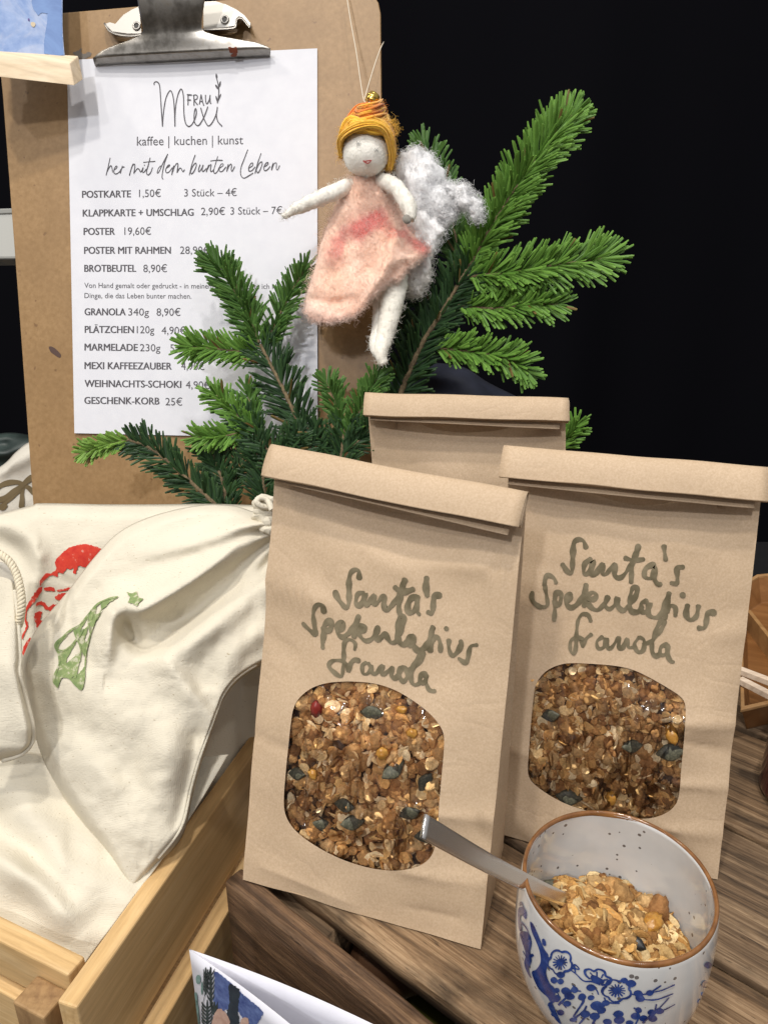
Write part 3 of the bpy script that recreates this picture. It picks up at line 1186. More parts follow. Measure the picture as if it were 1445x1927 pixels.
film.link(fac, mxs.inputs[0]); film.link(tr.outputs[0], mxs.inputs[1]); film.link(gl.outputs[0], mxs.inputs[2])
film.link(mxs.outputs[0], out_.inputs[0])
FILM = film.m
MARK = Mat('olive_marker_ink')
MARK.color(MARK.ramp(MARK.noise(MARK.coords(), 120, 3), [(.35, (.115, .094, .054)), (.7, (.225, .185, .118))]))
MARK.set(Roughness=.6, Specular_IOR_Level=.2)
MARK = MARK.m


class Bag:
    def __init__(s, BL, BR, TL, TR, depth, seed, bulge=.008, feats=(), label='', roll=None, lean=0.0):
        s.BL, s.BR, s.TL, s.TR = [np.asarray(x, float) for x in (BL, BR, TL, TR)]
        s.n = unit(np.cross(s.BR - s.BL, s.TL - s.BL))
        s.seed, s.bulge, s.feats, s.depth = seed, bulge, feats, depth
        s.w = np.linalg.norm(s.BR - s.BL)

    def flat(s, a, h):
        a = np.asarray(a, float)[..., None]; h = np.asarray(h, float)[..., None]
        return (s.BL * (1 - a) + s.BR * a) * (1 - h) + (s.TL * (1 - a) + s.TR * a) * h

    def disp(s, a, h):
        a = np.asarray(a, float); h = np.asarray(h, float)
        ac = np.clip(a, 0, 1)
        e = np.sin(PI * ac) ** .8
        d = s.bulge * e * np.exp(-((h - .36) / .27) ** 2)
        d = d - .0125 * np.sin(PI * ac) ** 1.3 * np.exp(-((h - .99) / .12) ** 2)          # pinched in under the roll
        for (a0, h0, a1, h1, amp, wd) in s.feats:                    # creases: soft V along a segment
            px, py = a - a0, (h - h0) * 1.7
            vx, vy = a1 - a0, (h1 - h0) * 1.7
            L2 = vx * vx + vy * vy
            t = np.clip((px * vx + py * vy) / L2, 0, 1)
            dist = np.hypot(px - t * vx, py - t * vy)
            d = d + 1.25 * amp * np.exp(-dist / wd) * np.sin(PI * np.clip(t * .9 + .05, 0, 1)) ** .5
        return d

    def nz(s, a, h):
        return .0023 * mnoise.fractal(Vector((a * 3.0 + s.seed, h * 4.5, s.seed)), 1, 2, 2)

    def pt(s, a, h, rough=True):
        d = s.disp(a, h)
        if rough:
            aa, hh = np.broadcast_arrays(np.asarray(a, float), np.asarray(h, float))
            d = d + np.array([s.nz(x, y) for x, y in zip(aa.ravel(), hh.ravel())]).reshape(aa.shape)
        return s.flat(a, h) + s.n * np.asarray(d)[..., None]

    def inv(s, px, py):
        x = np.array([.5, .45])
        for _ in range(12):
            q = proj(s.pt(x[0], x[1]))
            r = np.array([px, py]) - q
            J = np.array([(proj(s.pt(x[0] + 1e-3, x[1])) - q) / 1e-3, (proj(s.pt(x[0], x[1] + 1e-3)) - q) / 1e-3]).T
            x = x + np.linalg.solve(J, r) * .9
        return x

    def build(s, label, window, rollpx, mat=KRAFT, back=None, group='paper granola bags'):
        s.root = thing('granola_bag', label, 'paper bag', (s.BL + s.BR) / 2, group)
        mb = MB()
        N = 168
        if window is not None:
            wp = smooth_poly(window, N + 1, closed=True)[:-1]
            uv = np.array([s.inv(x, y) for x, y in wp])
            c0 = uv.mean(0)
            dv = uv - c0
            # rays to the rectangle
            outp = []
            for d in dv:
                ts = [((1 if d[0] > 0 else 0) - c0[0]) / d[0] if abs(d[0]) > 1e-9 else 1e9, ((1 if d[1] > 0 else 0) - c0[1]) / d[1] if abs(d[1]) > 1e-9 else 1e9]
                outp.append(c0 + d * min(ts))
            outp = np.clip(np.array(outp), 0, 1)
            for cx_, cy_ in ((0, 0), (1, 0), (0, 1), (1, 1)):
                k = np.argmin(np.hypot(outp[:, 0] - cx_, (outp[:, 1] - cy_)))
                outp[k] = (cx_, cy_)
            s.uv, s.c0 = uv, c0
            R = 34
            tt = np.linspace(0, 1, R) ** .9
            U = uv[None] * (1 - tt[:, None, None]) + outp[None] * tt[:, None, None]
            p = s.pt(U[..., 0], U[..., 1])
            mb.add(p.reshape(-1, 3), gridfaces(R, N, True))
        else:
            A, Hh = np.meshgrid(np.linspace(0, 1, 24), np.linspace(0, 1, 36))
            mb.add(s.pt(A, Hh).reshape(-1, 3), gridfaces(36, 24))
        s.front_v, s.front_f = np.concatenate(mb.v), list(mb.f)
        # sides with a gusset, back, bottom
        back_dir = unit(np.cross(EZ, unit(s.BR - s.BL))) if back is None else unit(back)
        BBL, BBR = s.BL + back_dir * s.depth, s.BR + back_dir * s.depth
        TBL, TBR = s.TL + back_dir * .004, s.TR + back_dir * .004
        hs = np.linspace(0, 1, 40)
        side = unit(s.BR - s.BL)
        for sgn, a, b0, b1 in ((1, 1.0, BBR, TBR), (-1, 0.0, BBL, TBL)):
            Fp = s.pt(np.full(40, a), hs)
            Bp = b0[None] * (1 - hs[:, None]) + b1[None] * hs[:, None]
            rows = []
            for k in range(11):
                t = k / 10
                inn = -sgn * side * .020 * (1 - abs(2 * t - 1)) * np.clip((hs - .08) / .55, 0, 1)[:, None] ** .8
                cr = np.array([.0009 * mnoise.noise(Vector((t * 3, h * 9, s.seed + sgn))) for h in hs])[:, None] * math.sin(PI * t)
                rows.append(Fp * (1 - t) + Bp * t + inn + side * cr)
            v = np.array(rows).reshape(-1, 3)
            mb.add(v, gridfaces(11, 40))
        A, Hh = np.meshgrid(np.linspace(0, 1, 10), hs)
        bp_ = (BBL * (1 - A[..., None]) + BBR * A[..., None]) * (1 - Hh[..., None]) + (TBL * (1 - A[..., None]) + TBR * A[..., None]) * Hh[..., None]
        mb.add(bp_.reshape(-1, 3), gridfaces(40, 10))
        mb.add(np.array([s.BL, s.BR, BBR, BBL]) + EZ * .0006, [[0, 1, 2, 3]])
        mb.build('paper_body', mat, s.root)
        # rolled top: a flattened spiral of paper swept along the width
        tl, tr_, bl, br = rollpx
        L0, L1 = (tl + bl) / 2, (tr_ + br) / 2
        ax = unit(L1 - L0)
        up = unit((tl + tr_) / 2 - (bl + br) / 2)
        up = unit(up - (up @ ax) * ax)
        out = np.cross(ax, up)
        if out @ (CAM - L0) < 0:
            out = -out
        hh = np.linalg.norm((tl + tr_) / 2 - (bl + br) / 2) / 2
        # the sheet starts at the free lower edge in front, runs up over the top and winds on inside
        lead = smooth_poly([(.0044, -hh * 1.02), (.0054, -.45 * hh), (.0057, .1 * hh), (.0050, .62 * hh), (.0034, .90 * hh), (.0012, 1.0 * hh), (-.0012, .98 * hh)], 40)
        loops = [(x, y) for x, y in lead]
        n2 = 120
        for i in range(n2):
            a = i / (n2 - 1) * 2 * PI * 2.0 + PI * .62
            kk = .93 - .17 * i / (n2 - 1)
            y = hh * kk * np.sign(math.sin(a)) * abs(math.sin(a)) ** .62
            x = .0038 * kk * np.sign(math.cos(a)) * abs(math.cos(a)) ** .42 + .0012 * kk * (1 - (y / hh) ** 2)
            loops.append((x, y))
        n = len(loops)
        loops = np.array(loops)
        Lw = np.linalg.norm(L1 - L0)
        ncol = 26
        V = []
        for j in range(ncol):
            t = j / (ncol - 1)
            c = L0 * (1 - t) + L1 * t
            sk = 1 + .03 * math.sin(t * 5 + s.seed)
            bow = .0012 * mnoise.noise(Vector((t * 3, s.seed, 0)))
            for i, (x, y) in enumerate(loops):
                k = i / n
                V.append(c + out * (x * sk + .0048 + bow) + up * (y + .0006 * mnoise.noise(Vector((t * 4, k * 2, s.seed)))) + ax * (.0012 * mnoise.noise(Vector((k * 4, s.seed, t))) if j in (0, ncol - 1) else 0))
        V = np.array(V)
        obj('rolled_top', V, gridfaces(ncol, n), mat, s.root, solid=.00022)
        # the folded edge that peeps out below the roll
        q0, q1 = bl + ax * .004, br - ax * .005
        rows = []
        for (dy, dx) in ((.0100, .0006), (.004, .0012), (-.0005, .0022), (-.0017, .0030)):
            rows.append([q0 * (1 - t) + q1 * t + up * (dy + .0007 * math.sin(t * 2.2 + s.seed) - .0006 * t) + out * (dx + .0008 * mnoise.noise(Vector((t * 4, s.seed, 2)))) for t in np.linspace(0, 1, 30)])
        obj('folded_edge', np.array(rows).reshape(-1, 3), gridfaces(4, 30), mat, s.root, solid=.0003)
        if window is not None:
            R = 64
            tt = np.linspace(0, 1.03, R)
            U = c0 + (uv - c0)[None] * tt[:, None, None]
            p = s.pt(U[..., 0], U[..., 1], True)
            wr = np.array([mnoise.fractal(Vector((x * 9 + s.seed * 3, y * 5, .5)), 1, 2, 3) for x, y in U.reshape(-1, 2)]).reshape(U.shape[:2])
            ridg = np.array([abs(mnoise.noise(Vector((x * 13 + s.seed, y * 6 + x * 3, 4)))) for x, y in U.reshape(-1, 2)]).reshape(U.shape[:2])
            p = p + s.n * (-.0009 + .0007 * wr - .0011 * np.exp(-(ridg / .09) ** 2) * (1 - np.clip(tt - .85, 0, 1) * 6)[:, None])[..., None]
            obj('window_film', p.reshape(-1, 3), gridfaces(R, N, True), FILM, s.root)
        return s

    def write(s, strokes, width, gline):
        s.gline = gline
        f = caster(s.front_v, s.front_f)
        mb = MB()
        for st_ in strokes:
            low = np.mean([q[1] for q in st_]) > s.gline
            stroke(mb, st_, width * (.86 if low else 1.06) * random.uniform(.95, 1.1), f, lift=.00025, step=1.5, vary=.30)
        mb.build('handwriting', MARK, s.root)

    def fill(s, count, label, tone=1.45):
        """granola pressed against the film"""
        lo = s.uv.min(0) - np.array([.03, .02]); hi = s.uv.max(0) + np.array([.03, .02])
        mb = MB()
        # lumpy bed behind the pieces; its dark colour paints in the shaded gaps
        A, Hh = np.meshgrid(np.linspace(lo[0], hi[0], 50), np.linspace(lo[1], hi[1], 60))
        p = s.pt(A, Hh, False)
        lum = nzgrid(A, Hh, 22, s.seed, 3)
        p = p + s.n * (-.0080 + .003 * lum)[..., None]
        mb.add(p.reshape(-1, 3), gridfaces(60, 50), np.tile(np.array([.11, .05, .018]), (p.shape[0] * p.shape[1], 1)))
        for k in range(count):
            a = rng.uniform(lo[0], hi[0]); h = rng.uniform(lo[1], hi[1])
            layer = rng.random()
            r = rng.random()
            kind = 'crumb' if r < .52 else ('flake' if r < .92 else 'sliver')
            size = {'crumb': rng.uniform(.0016, .0034) if rng.random() < .6 else rng.uniform(.0034, .0058), 'flake': rng.uniform(.0024, .0045), 'sliver': rng.uniform(.0025, .0045)}[kind]
            dep = -.0024 - size * (.55 if kind == 'crumb' else .25) - layer * .0060
            q_ = (np.array([a, h]) - s.c0) / ((hi - lo) / 2)
            if np.abs(q_).max() > .94:
                dep -= .0018 + size * .3
            pos = s.pt(a, h) + s.n * dep
            if kind == 'crumb':
                R = rrot()
            else:
                R = frame(s.n + rng.normal(size=3) * .55)
                t = rng.uniform(0, 2 * PI)
                R = np.array([[math.cos(t), math.sin(t), 0], [-math.sin(t), math.cos(t), 0], [0, 0, 1]]) @ R
            put(mb, kind, pos, size, R, tone)
        o = mb.build('granola', GRAN, None, loc=s.flat(.5, lo[1]) - s.n * .006)
        tag(o, label, None, None, 'stuff')

    def place(s, px, py, off):
        a, h = s.inv(px, py)
        return s.pt(a, h) + s.n * off


K_ = .9                        # the metres below were measured for an eye height of 0.40
LIFT = np.array([0, 0, H])


def rp(px, py, d):
    return P(px, py, d * K_)


# ---- front bag
tlA, trA = rp(515, 845, .4676), rp(995, 930, .4257)
blA, brA = rp(508, 903, .4630), rp(977, 1004, .4205)
fBL, fBR = G(458, 1655, .0008), G(905, 1785, .0008)
up1 = unit((tlA + trA - blA - brA))
bag1 = Bag(fBL, fBR, rp(521, 872, .4690), rp(988, 955, .4290), .070, 1.3, .0085,
           feats=[(-.05, .735, .30, .70, .0034, .055), (.62, .285, 1.05, .30, .0020, .035), (-.05, .36, .40, .33, -.0012, .03), (.65, .135, 1.02, .155, .0018, .03),
                  (.25, .88, .60, .80, .0030, .09), (.14, .84, .32, .70, -.0016, .05), (.60, .83, 1.05, .87, .0024, .05), (.70, .05, 1.02, .06, -.0010, .03), (.03, .05, .5, .02, .0012, .04), (.0, .60, .16, .56, -.0015, .04)])
win1 = [(440 + x / 2.779, 1250 + y / 2.779) for x, y in [(545, 93), (640, 92), (750, 105), (850, 140), (950, 200), (1030, 265), (1075, 320), (1097, 370), (1098, 450), (1085, 600), (1075, 720), (1065, 860), (1050, 960), (1020, 1020), (960, 1060), (870, 1080), (780, 1078), (680, 1060), (560, 1020), (450, 965), (360, 905), (300, 845), (268, 780), (262, 700), (272, 560), (285, 430), (297, 320), (310, 240), (340, 180), (400, 130), (470, 103)]]
bag1.build('nearest brown paper granola bag, its rolled top sloping down to the right', win1, (tlA, trA, blA, brA), back=(.30, .95, 0))
sA = lambda p: cropmap(p, 620, 1060, 4.983)
sB = lambda p: cropmap(p, 560, 1120, 7.225)
bag1.write([
    sA([(280, 140), (275, 75), (240, 60), (200, 90), (185, 160), (185, 280), (180, 380), (155, 415), (110, 370), (70, 310), (55, 265)]),
    sA([(325, 275), (270, 285), (250, 340), (255, 385), (290, 390), (325, 330), (335, 280), (330, 340), (345, 390), (375, 370)]),
    sA([(375, 370), (422, 300), (415, 370), (440, 380), (500, 310), (520, 325), (510, 380), (528, 430), (560, 420), (610, 360), (670, 250), (710, 150)]),
    sA([(700, 160), (665, 300), (650, 400), (662, 485)]), sA([(612, 222), (655, 255), (720, 262), (790, 240)]),
    sA([(825, 310), (765, 330), (735, 400), (745, 460), (790, 450), (825, 380), (828, 310)]), sA([(822, 340), (822, 440), (845, 480)]),
    sA([(912, 132), (905, 220), (918, 305)]), sA([(1040, 300), (990, 305), (975, 350), (970, 430), (955, 475), (922, 455)]),
    sB([(360, 230), (340, 150), (280, 125), (235, 170), (215, 260), (230, 400), (245, 520), (200, 500), (120, 430), (75, 380)]),
    sB([(350, 440), (358, 520), (345, 640), (345, 720)]), sB([(350, 470), (380, 390), (440, 350), (465, 400), (440, 470), (390, 480)]),
    sB([(560, 470), (610, 440), (620, 380), (580, 370), (535, 430), (550, 520), (610, 570), (680, 530), (760, 440), (835, 280)]),
    sB([(830, 290), (810, 380), (780, 500), (768, 570)]), sB([(800, 440), (870, 410), (920, 430), (900, 485), (840, 470), (870, 440)]), sB([(820, 500), (870, 580), (930, 620), (1000, 600), (1060, 530), (1095, 430)]),
    sB([(1090, 440), (1065, 530), (1090, 600), (1140, 570), (1190, 525), (1225, 580), (1270, 640), (1330, 640)]),
    sA([(620, 740), (660, 650), (690, 560), (695, 505), (662, 500), (640, 580), (640, 680), (660, 740), (700, 760), (750, 720)]),
    sA([(790, 680), (750, 690), (735, 755), (765, 775), (790, 720), (790, 680)]), sA([(785, 700), (790, 770), (830, 815), (880, 800), (930, 730), (970, 590)]),
    sA([(972, 600), (955, 700), (942, 820)]), sA([(950, 760), (980, 700), (1020, 700), (1040, 760), (1040, 825)]), sA([(1088, 607), (1105, 618)]),
    sA([(1120, 720), (1120, 800), (1150, 865), (1200, 830), (1235, 760), (1230, 725)]), sA([(1385, 765), (1330, 775), (1310, 820), (1295, 900), (1270, 930), (1210, 890)]),
    sB([(775, 745), (785, 660), (720, 605), (650, 630), (630, 720), (630, 860), (620, 1000), (600, 1100), (540, 1080), (450, 1000), (430, 940), (490, 890), (600, 890), (660, 930)]),
    sB([(660, 930), (690, 1030), (720, 940), (770, 880), (840, 890)]),
    sA([(345, 930), (310, 960), (315, 1030), (355, 1035), (390, 985), (365, 935)]), sA([(400, 960), (395, 1010), (415, 1035), (440, 1030), (500, 965), (490, 1030), (520, 1035), (590, 975), (580, 1040), (610, 1080), (650, 1050)]),
    sA([(672, 978), (652, 1040), (688, 1108), (728, 1065), (716, 992), (680, 972)]),
    sA([(728, 1012), (775, 985), (840, 925), (890, 845), (850, 850), (790, 960), (765, 1050), (775, 1120), (810, 1140), (850, 1120)]),
    sA([(905, 1035), (860, 1050), (850, 1110), (890, 1115), (912, 1060)]), sA([(908, 1050), (905, 1110), (930, 1180), (970, 1200), (990, 1195)])], .0026, 1215)
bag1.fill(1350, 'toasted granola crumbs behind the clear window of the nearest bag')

# ---- right bag
tlB, trB = rp(947, 845, .4933), rp(1443, 885, .4536)
blB, brB = rp(944, 905, .4885), rp(1437, 953, .4486)
gBR = G(1350, 1655, .0008); gBL = G(948, 1572, .0008)
bag2 = Bag(gBL, gBR, rp(956, 872, .4955), rp(1434, 915, .4560), .066, 4.1, .008,
           feats=[(-.05, .69, .25, .70, .0020, .06), (.70, .40, 1.05, .41, .0030, .05), (.65, .235, 1.05, .25, .0024, .035), (.6, .11, 1.05, .12, .0020, .03), (.30, .88, .85, .83, .0026, .08), (.0, .25, .2, .24, .001, .03), (.72, .36, 1.05, .33, -.0018, .04), (.85, .62, 1.05, .66, .0016, .05)])
win2 = [(900 + x / 2.651, 1220 + y / 2.651) for x, y in [(400, 85), (460, 75), (560, 78), (680, 88), (770, 108), (850, 145), (930, 190), (1000, 235), (1028, 270), (1034, 320), (1030, 400), (1022, 500), (1012, 600), (1005, 700), (990, 770), (950, 815), (880, 845), (800, 852), (700, 845), (600, 825), (500, 800), (420, 770), (340, 725), (280, 680), (252, 640), (247, 590), (255, 480), (262, 380), (272, 280), (282, 200), (305, 150), (345, 110)]]
bag2.build('brown paper granola bag at the right, standing behind the small white bowl', win2, (tlB, trB, blB, brB), back=(.26, .96, 0))
sC = lambda p: cropmap(p, 990, 1000, 3.905)
bag2.write([sC(p) for p in [
    [(440, 120), (420, 70), (380, 60), (350, 90), (342, 200), (335, 300), (305, 295), (265, 240)],
    [(475, 200), (430, 240), (425, 310), (460, 300), (490, 220), (480, 310), (510, 315)], [(510, 315), (560, 240), (560, 310), (590, 310), (650, 240), (650, 320), (690, 340), (740, 290), (800, 180), (825, 100)],
    [(825, 105), (780, 260), (770, 375)], [(725, 195), (790, 212), (865, 203)], [(940, 240), (880, 270), (870, 330), (920, 340), (945, 260), (940, 340), (965, 385), (990, 385)],
    [(1012, 105), (1018, 160), (1025, 210)], [(1155, 260), (1110, 270), (1110, 330), (1105, 380), (1060, 375)],
    [(220, 380), (200, 340), (155, 325), (135, 380), (150, 470), (155, 540), (110, 555), (60, 525), (40, 480), (50, 445)],
    [(210, 510), (210, 590), (205, 655)], [(210, 500), (220, 450), (255, 460), (250, 520), (220, 550)],
    [(300, 510), (330, 490), (325, 455), (295, 480), (295, 530), (330, 560), (380, 530), (420, 460), (440, 395)], [(440, 390), (430, 480), (425, 550)], [(430, 500), (480, 450), (515, 465), (500, 495), (450, 510), (480, 560), (530, 575), (580, 520), (600, 480)],
    [(600, 480), (580, 540), (610, 570), (650, 540), (670, 490), (675, 550), (710, 580), (740, 560)], [(740, 560), (800, 480), (815, 420), (780, 420), (760, 510), (770, 580), (820, 590), (850, 550)],
    [(885, 510), (845, 530), (850, 590), (890, 580), (905, 520), (895, 600), (930, 630), (980, 620), (1020, 540), (1050, 450)], [(1050, 450), (1030, 560), (1020, 640)], [(1030, 590), (1060, 545), (1095, 560), (1095, 620)],
    [(1138, 467), (1157, 467)], [(1185, 540), (1175, 610), (1205, 650), (1250, 620), (1265, 545)], [(1385, 595), (1335, 600), (1325, 650), (1310, 705), (1265, 710)],
    [(475, 660), (455, 615), (410, 610), (380, 660), (370, 750), (365, 850), (350, 900), (325, 870), (330, 800), (380, 780), (420, 790)], [(400, 790), (415, 850), (440, 790), (480, 755)],
    [(560, 775), (520, 810), (530, 860), (570, 850), (590, 790), (600, 855), (630, 850), (680, 780), (680, 850), (710, 850), (740, 790), (750, 850), (785, 850)],
    [(830, 775), (795, 830), (820, 885), (860, 870), (865, 800), (832, 775)], [(860, 830), (920, 810)], [(920, 810), (980, 740), (1015, 668), (980, 670), (930, 790), (925, 880), (950, 915), (985, 900)],
    [(1035, 830), (990, 850), (985, 905), (1025, 900), (1040, 840), (1040, 910), (1060, 950), (1085, 960)]]], .0025, 1178)
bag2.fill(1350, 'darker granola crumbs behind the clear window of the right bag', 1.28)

# ---- back bag
tlC, trC = rp(690, 745, .612), rp(1069, 756, .596)
blC, brC = rp(687, 789, .607), rp(1066, 803, .591)
cBL = np.array([.004, .505, .001]); cBR = np.array([.138, .488, .001])
bag3 = Bag(cBL, cBR, rp(692, 765, .614), rp(1064, 780, .598), .055, 8.7, .006, feats=[(.2, .80, .8, .76, .001, .06)])
bag3.build('plain brown paper bag at the back between the two granola bags, no writing visible', None, (tlC, trC, blC, brC), back=(.12, .99, 0))

# ---- seeds and fruit that can be told apart behind the windows
for (b, px, py, sz, ang, lab) in [
    (bag1, 737, 1452, .0066, .9, 'large green pumpkin seed in the middle of the nearest bag window'),
    (bag1, 798, 1476, .0056, 1.1, 'pumpkin seed at the right edge of the nearest bag window, beside the spoon end'),
    (bag1, 697, 1345, .0062, .1, 'blue-green pumpkin seed high in the nearest bag window'),
    (bag1, 645, 1520, .0058, .1, 'thin edge-on pumpkin seed left of centre in the nearest bag window'),
    (bag1, 660, 1553, .0060, .3, 'pumpkin seed lying low near the bottom of the nearest bag window'),
    (bag1, 800, 1578, .0060, .2, 'green pumpkin seed just below the spoon handle end'),
    (bag1, 555, 1460, .0052, .2, 'pumpkin seed at the left edge of the nearest bag window'),
    (bag1, 605, 1558, .0056, -.2, 'dark pumpkin seed at the lower left of the nearest bag window'),
    (bag1, 768, 1535, .0060, .6, 'half hidden pumpkin seed left of the spoon end'),
    (bag2, 1262, 1420, .0072, .3, 'grey-green pumpkin seed at the right edge of the right bag window'),
    (bag2, 1035, 1350, .0056, .4, 'pumpkin seed at the upper left of the right bag window'),
    (bag2, 1190, 1408, .0056, .2, 'narrow pumpkin seed right of centre in the right bag window'),
    (bag2, 1070, 1505, .0070, .05, 'pumpkin seed along the lower left rim of the right bag window')]:
    pos = b.place(px, py, -.0026)
    nn = b.n + rng.normal(size=3) * .18
    R = frame(nn)
    # turn so the long axis is at ang on the face
    side, upv = unit(b.BR - b.BL), unit(b.TL - b.BL)
    la = side * math.cos(ang) + upv * math.sin(ang)
    la = unit(la - (la @ R[2]) * R[2])
    R = np.stack([la, np.cross(R[2], la), R[2]])
    loose('pumpkin_seed', SEED_GEO, SEED, pos, sz, R, lab, 'seed', 'pumpkin seeds in the granola')
for (b, px, py, sz, lab) in [(bag1, 718, 1422, .0052, 'golden raisin in the middle of the nearest bag window'), (bag1, 587, 1462, .0046, 'golden raisin at the left in the nearest bag window'),
                             (bag1, 772, 1385, .0044, 'golden raisin at the upper right of the nearest bag window'), (bag1, 752, 1338, .0042, 'shiny pale raisin at the top right of the nearest bag window'),
                             (bag2, 1264, 1387, .0058, 'large golden raisin at the right edge of the right bag window'), (bag2, 1150, 1508, .0046, 'golden raisin low in the right bag window')]:
    loose('golden_raisin', RAIS_GEO[rng.integers(3)], RAISIN, b.place(px, py, -.0036), sz, rrot(), lab, 'raisin', 'golden raisins in the granola')
loose('dried_cranberry', RAIS_GEO[1], CRAN, bag1.place(590, 1338, -.0042), .0056, rrot(), 'red dried cranberry at the top left corner of the nearest bag window', 'dried fruit')

# =================================================================== BOWL
ZR = .083
hp = H - ZR
BC = np.array([.37074 * hp, .91365 * hp, 0.0008])
RR = .1485 * hp
glaze = Mat('white_glaze')
gvv = glaze.coords()
sp1 = glaze.node('ShaderNodeTexVoronoi', feature='F1'); sp1.inputs['Scale'].default_value = 210
glaze.link(gvv, sp1.inputs['Vector'])
rnd = glaze.noise(gvv, 55, 2)
thr = glaze.math('MULTIPLY', glaze.ramp(rnd, [(.38, (0, 0, 0)), (.60, (1, 1, 1))]), .21)
spot = glaze.math('LESS_THAN', sp1.outputs['Distance'], thr)
basec = glaze.ramp(glaze.noise(gvv, 40, 3), [(.3, (.53, .525, .51)), (.7, (.62, .615, .60))])
glaze.color(glaze.mix(glaze.math('MULTIPLY', spot, .85), basec, (.06, .045, .04)))
glaze.set(Roughness=.12, Specular_IOR_Level=.5, Coat_Weight=.6, Coat_Roughness=.05)
glaze.bump(glaze.noise(gvv, 45, 2), .05, .001)
bowl = thing('speckled_bowl', 'small speckled white bowl with blue blossom painting and a brown rim, full of granola', 'bowl', BC)
ro = RR
prof = [(0.0, .0), (.020, .0), (.0215, .001), (.0222, .004), (.0245, .0065), (.0300, .0115), (.0350, .0190), (.0388, .0285), (.0412, .040), (.0424, .052), (.0426, .063), (.0421, .073), (.0413, .0800), (.0408, .0825), (.0400, .0832), (.0391, .0825)]
sc_ = ro / .0408
prof_o = smooth_poly([(r * sc_, z) for r, z in prof], 70)
vin = [(.0391, .0825), (.0393, .077), (.0396, .066), (.0392, .052), (.0376, .037), (.0335, .022), (.026, .012), (.012, .0085), (.0, .008)]
prof_i = smooth_poly([(r * sc_, z) for r, z in vin], 50)
v, f = lathe(np.vstack([prof_o, prof_i[1:]]), BC, 128)
v[:, :2] += .0004 * np.stack([nfield(v * 30, 1, 2.2), nfield(v * 30, 1, 9.1)], -1)
obj('bowl_body', v, f, glaze.m, bowl)
fbowl = caster(v, f)
rimm = Mat('brown_rim_glaze')
rimm.color(rimm.ramp(rimm.noise(rimm.coords(), 140, 3), [(.3, (.13, .050, .014)), (.7, (.27, .118, .036))]))
rimm.set(Roughness=.15, Coat_Weight=.5, Coat_Roughness=.05)
a = np.linspace(0, 2 * PI, 160, endpoint=False)
rv = []
for k, aa in enumerate(a):
    wob = .0006 * mnoise.noise(Vector((math.cos(aa) * 3, math.sin(aa) * 3, 5)))
    for bb in np.linspace(-.35 * PI, 1.30 * PI, 12):
        cr = sc_ * .0400
        rr_ = cr + (.00105) * math.cos(bb)
        zz = .0822 + (.00135) * math.sin(bb) - (wob + .0003 if math.sin(bb) < .2 else 0)
        rv.append(BC + np.array([rr_ * math.cos(aa), rr_ * math.sin(aa), zz]))
ff = []
for i in range(160):
    for j in range(11):
        k = (i + 1) % 160
        ff.append([i * 12 + j, k * 12 + j, k * 12 + j + 1, i * 12 + j + 1])
obj('brown_rim', np.array(rv), ff, rimm.m, bowl)

cob = Mat('cobalt_painting')
cob.color(cob.ramp(cob.noise(cob.coords(), 160, 4, .65), [(.3, (.008, .020, .11)), (.55, (.024, .055, .22)), (.75, (.08, .13, .34))]))
cob.set(Roughness=.12, Coat_Weight=.6, Coat_Roughness=.05)
sK = lambda p: cropmap(p, 960, 1620, 3.6125)
mb = MB()
SW = .00078
# trunk at the left: broad band, with scrollwork beside it
blob(mb, sK([(140, 415), (165, 440), (200, 520), (235, 600), (262, 640), (262, 700), (248, 760), (270, 830), (300, 860), (310, 900), (280, 960), (255, 925), (215, 890), (185, 850), (150, 760), (180, 740), (210, 690), (205, 620), (180, 550), (150, 480)]), fbowl)
blob(mb, sK([(60, 330), (90, 315), (115, 350), (112, 400), (95, 380), (80, 370), (72, 400), (85, 470), (70, 480), (58, 420)]), fbowl)
blob(mb, sK([(70, 500), (95, 480), (135, 500), (150, 560), (140, 620), (150, 680), (130, 740), (150, 800), (125, 770), (100, 700), (110, 640), (95, 580)]), fbowl)
blob(mb, sK([(220, 535), (235, 530), (248, 555), (245, 580), (225, 570)]), fbowl)
blob(mb, sK([(280, 960), (300, 990), (330, 1060), (350, 1109), (310, 1075), (260, 980)]), fbowl)
for s_ in ([(75, 420), (100, 440), (125, 480), (120, 530), (95, 540), (80, 510)], [(85, 560), (110, 590), (140, 570)], [(90, 620), (120, 660), (160, 640)], [(65, 300), (80, 290), (95, 320)]):
    stroke(mb, sK(s_), .0011, fbowl, step=1.5)


def flower(cx, cy, r, squash=1.0, open_=True):
    pts = []
    for i in range(60):
        t = i / 60 * 2 * PI
        rr = r * (.82 + .20 * abs(math.sin(2.5 * t + .4)))
        pts.append((cx + rr * math.cos(t), cy + rr * math.sin(t) * squash))
    pts.append(pts[0])
    stroke(mb, sK(pts), SW * 1.25, fbowl, step=1.2)
    blob(mb, sK([(cx + r * .3 * math.cos(t), cy + r * .3 * math.sin(t) * squash) for t in np.linspace(0, 2 * PI, 9)[:-1]]), fbowl)
    for t in np.linspace(0, 2 * PI, 15)[:-1]:
        stroke(mb, sK([(cx + r * .3 * math.cos(t), cy + r * .3 * math.sin(t) * squash), (cx + r * .58 * math.cos(t), cy + r * .58 * math.sin(t) * squash)]), SW * .8, fbowl, step=1.2)


flower(342, 690, 84)
flower(725, 880, 98, .78)
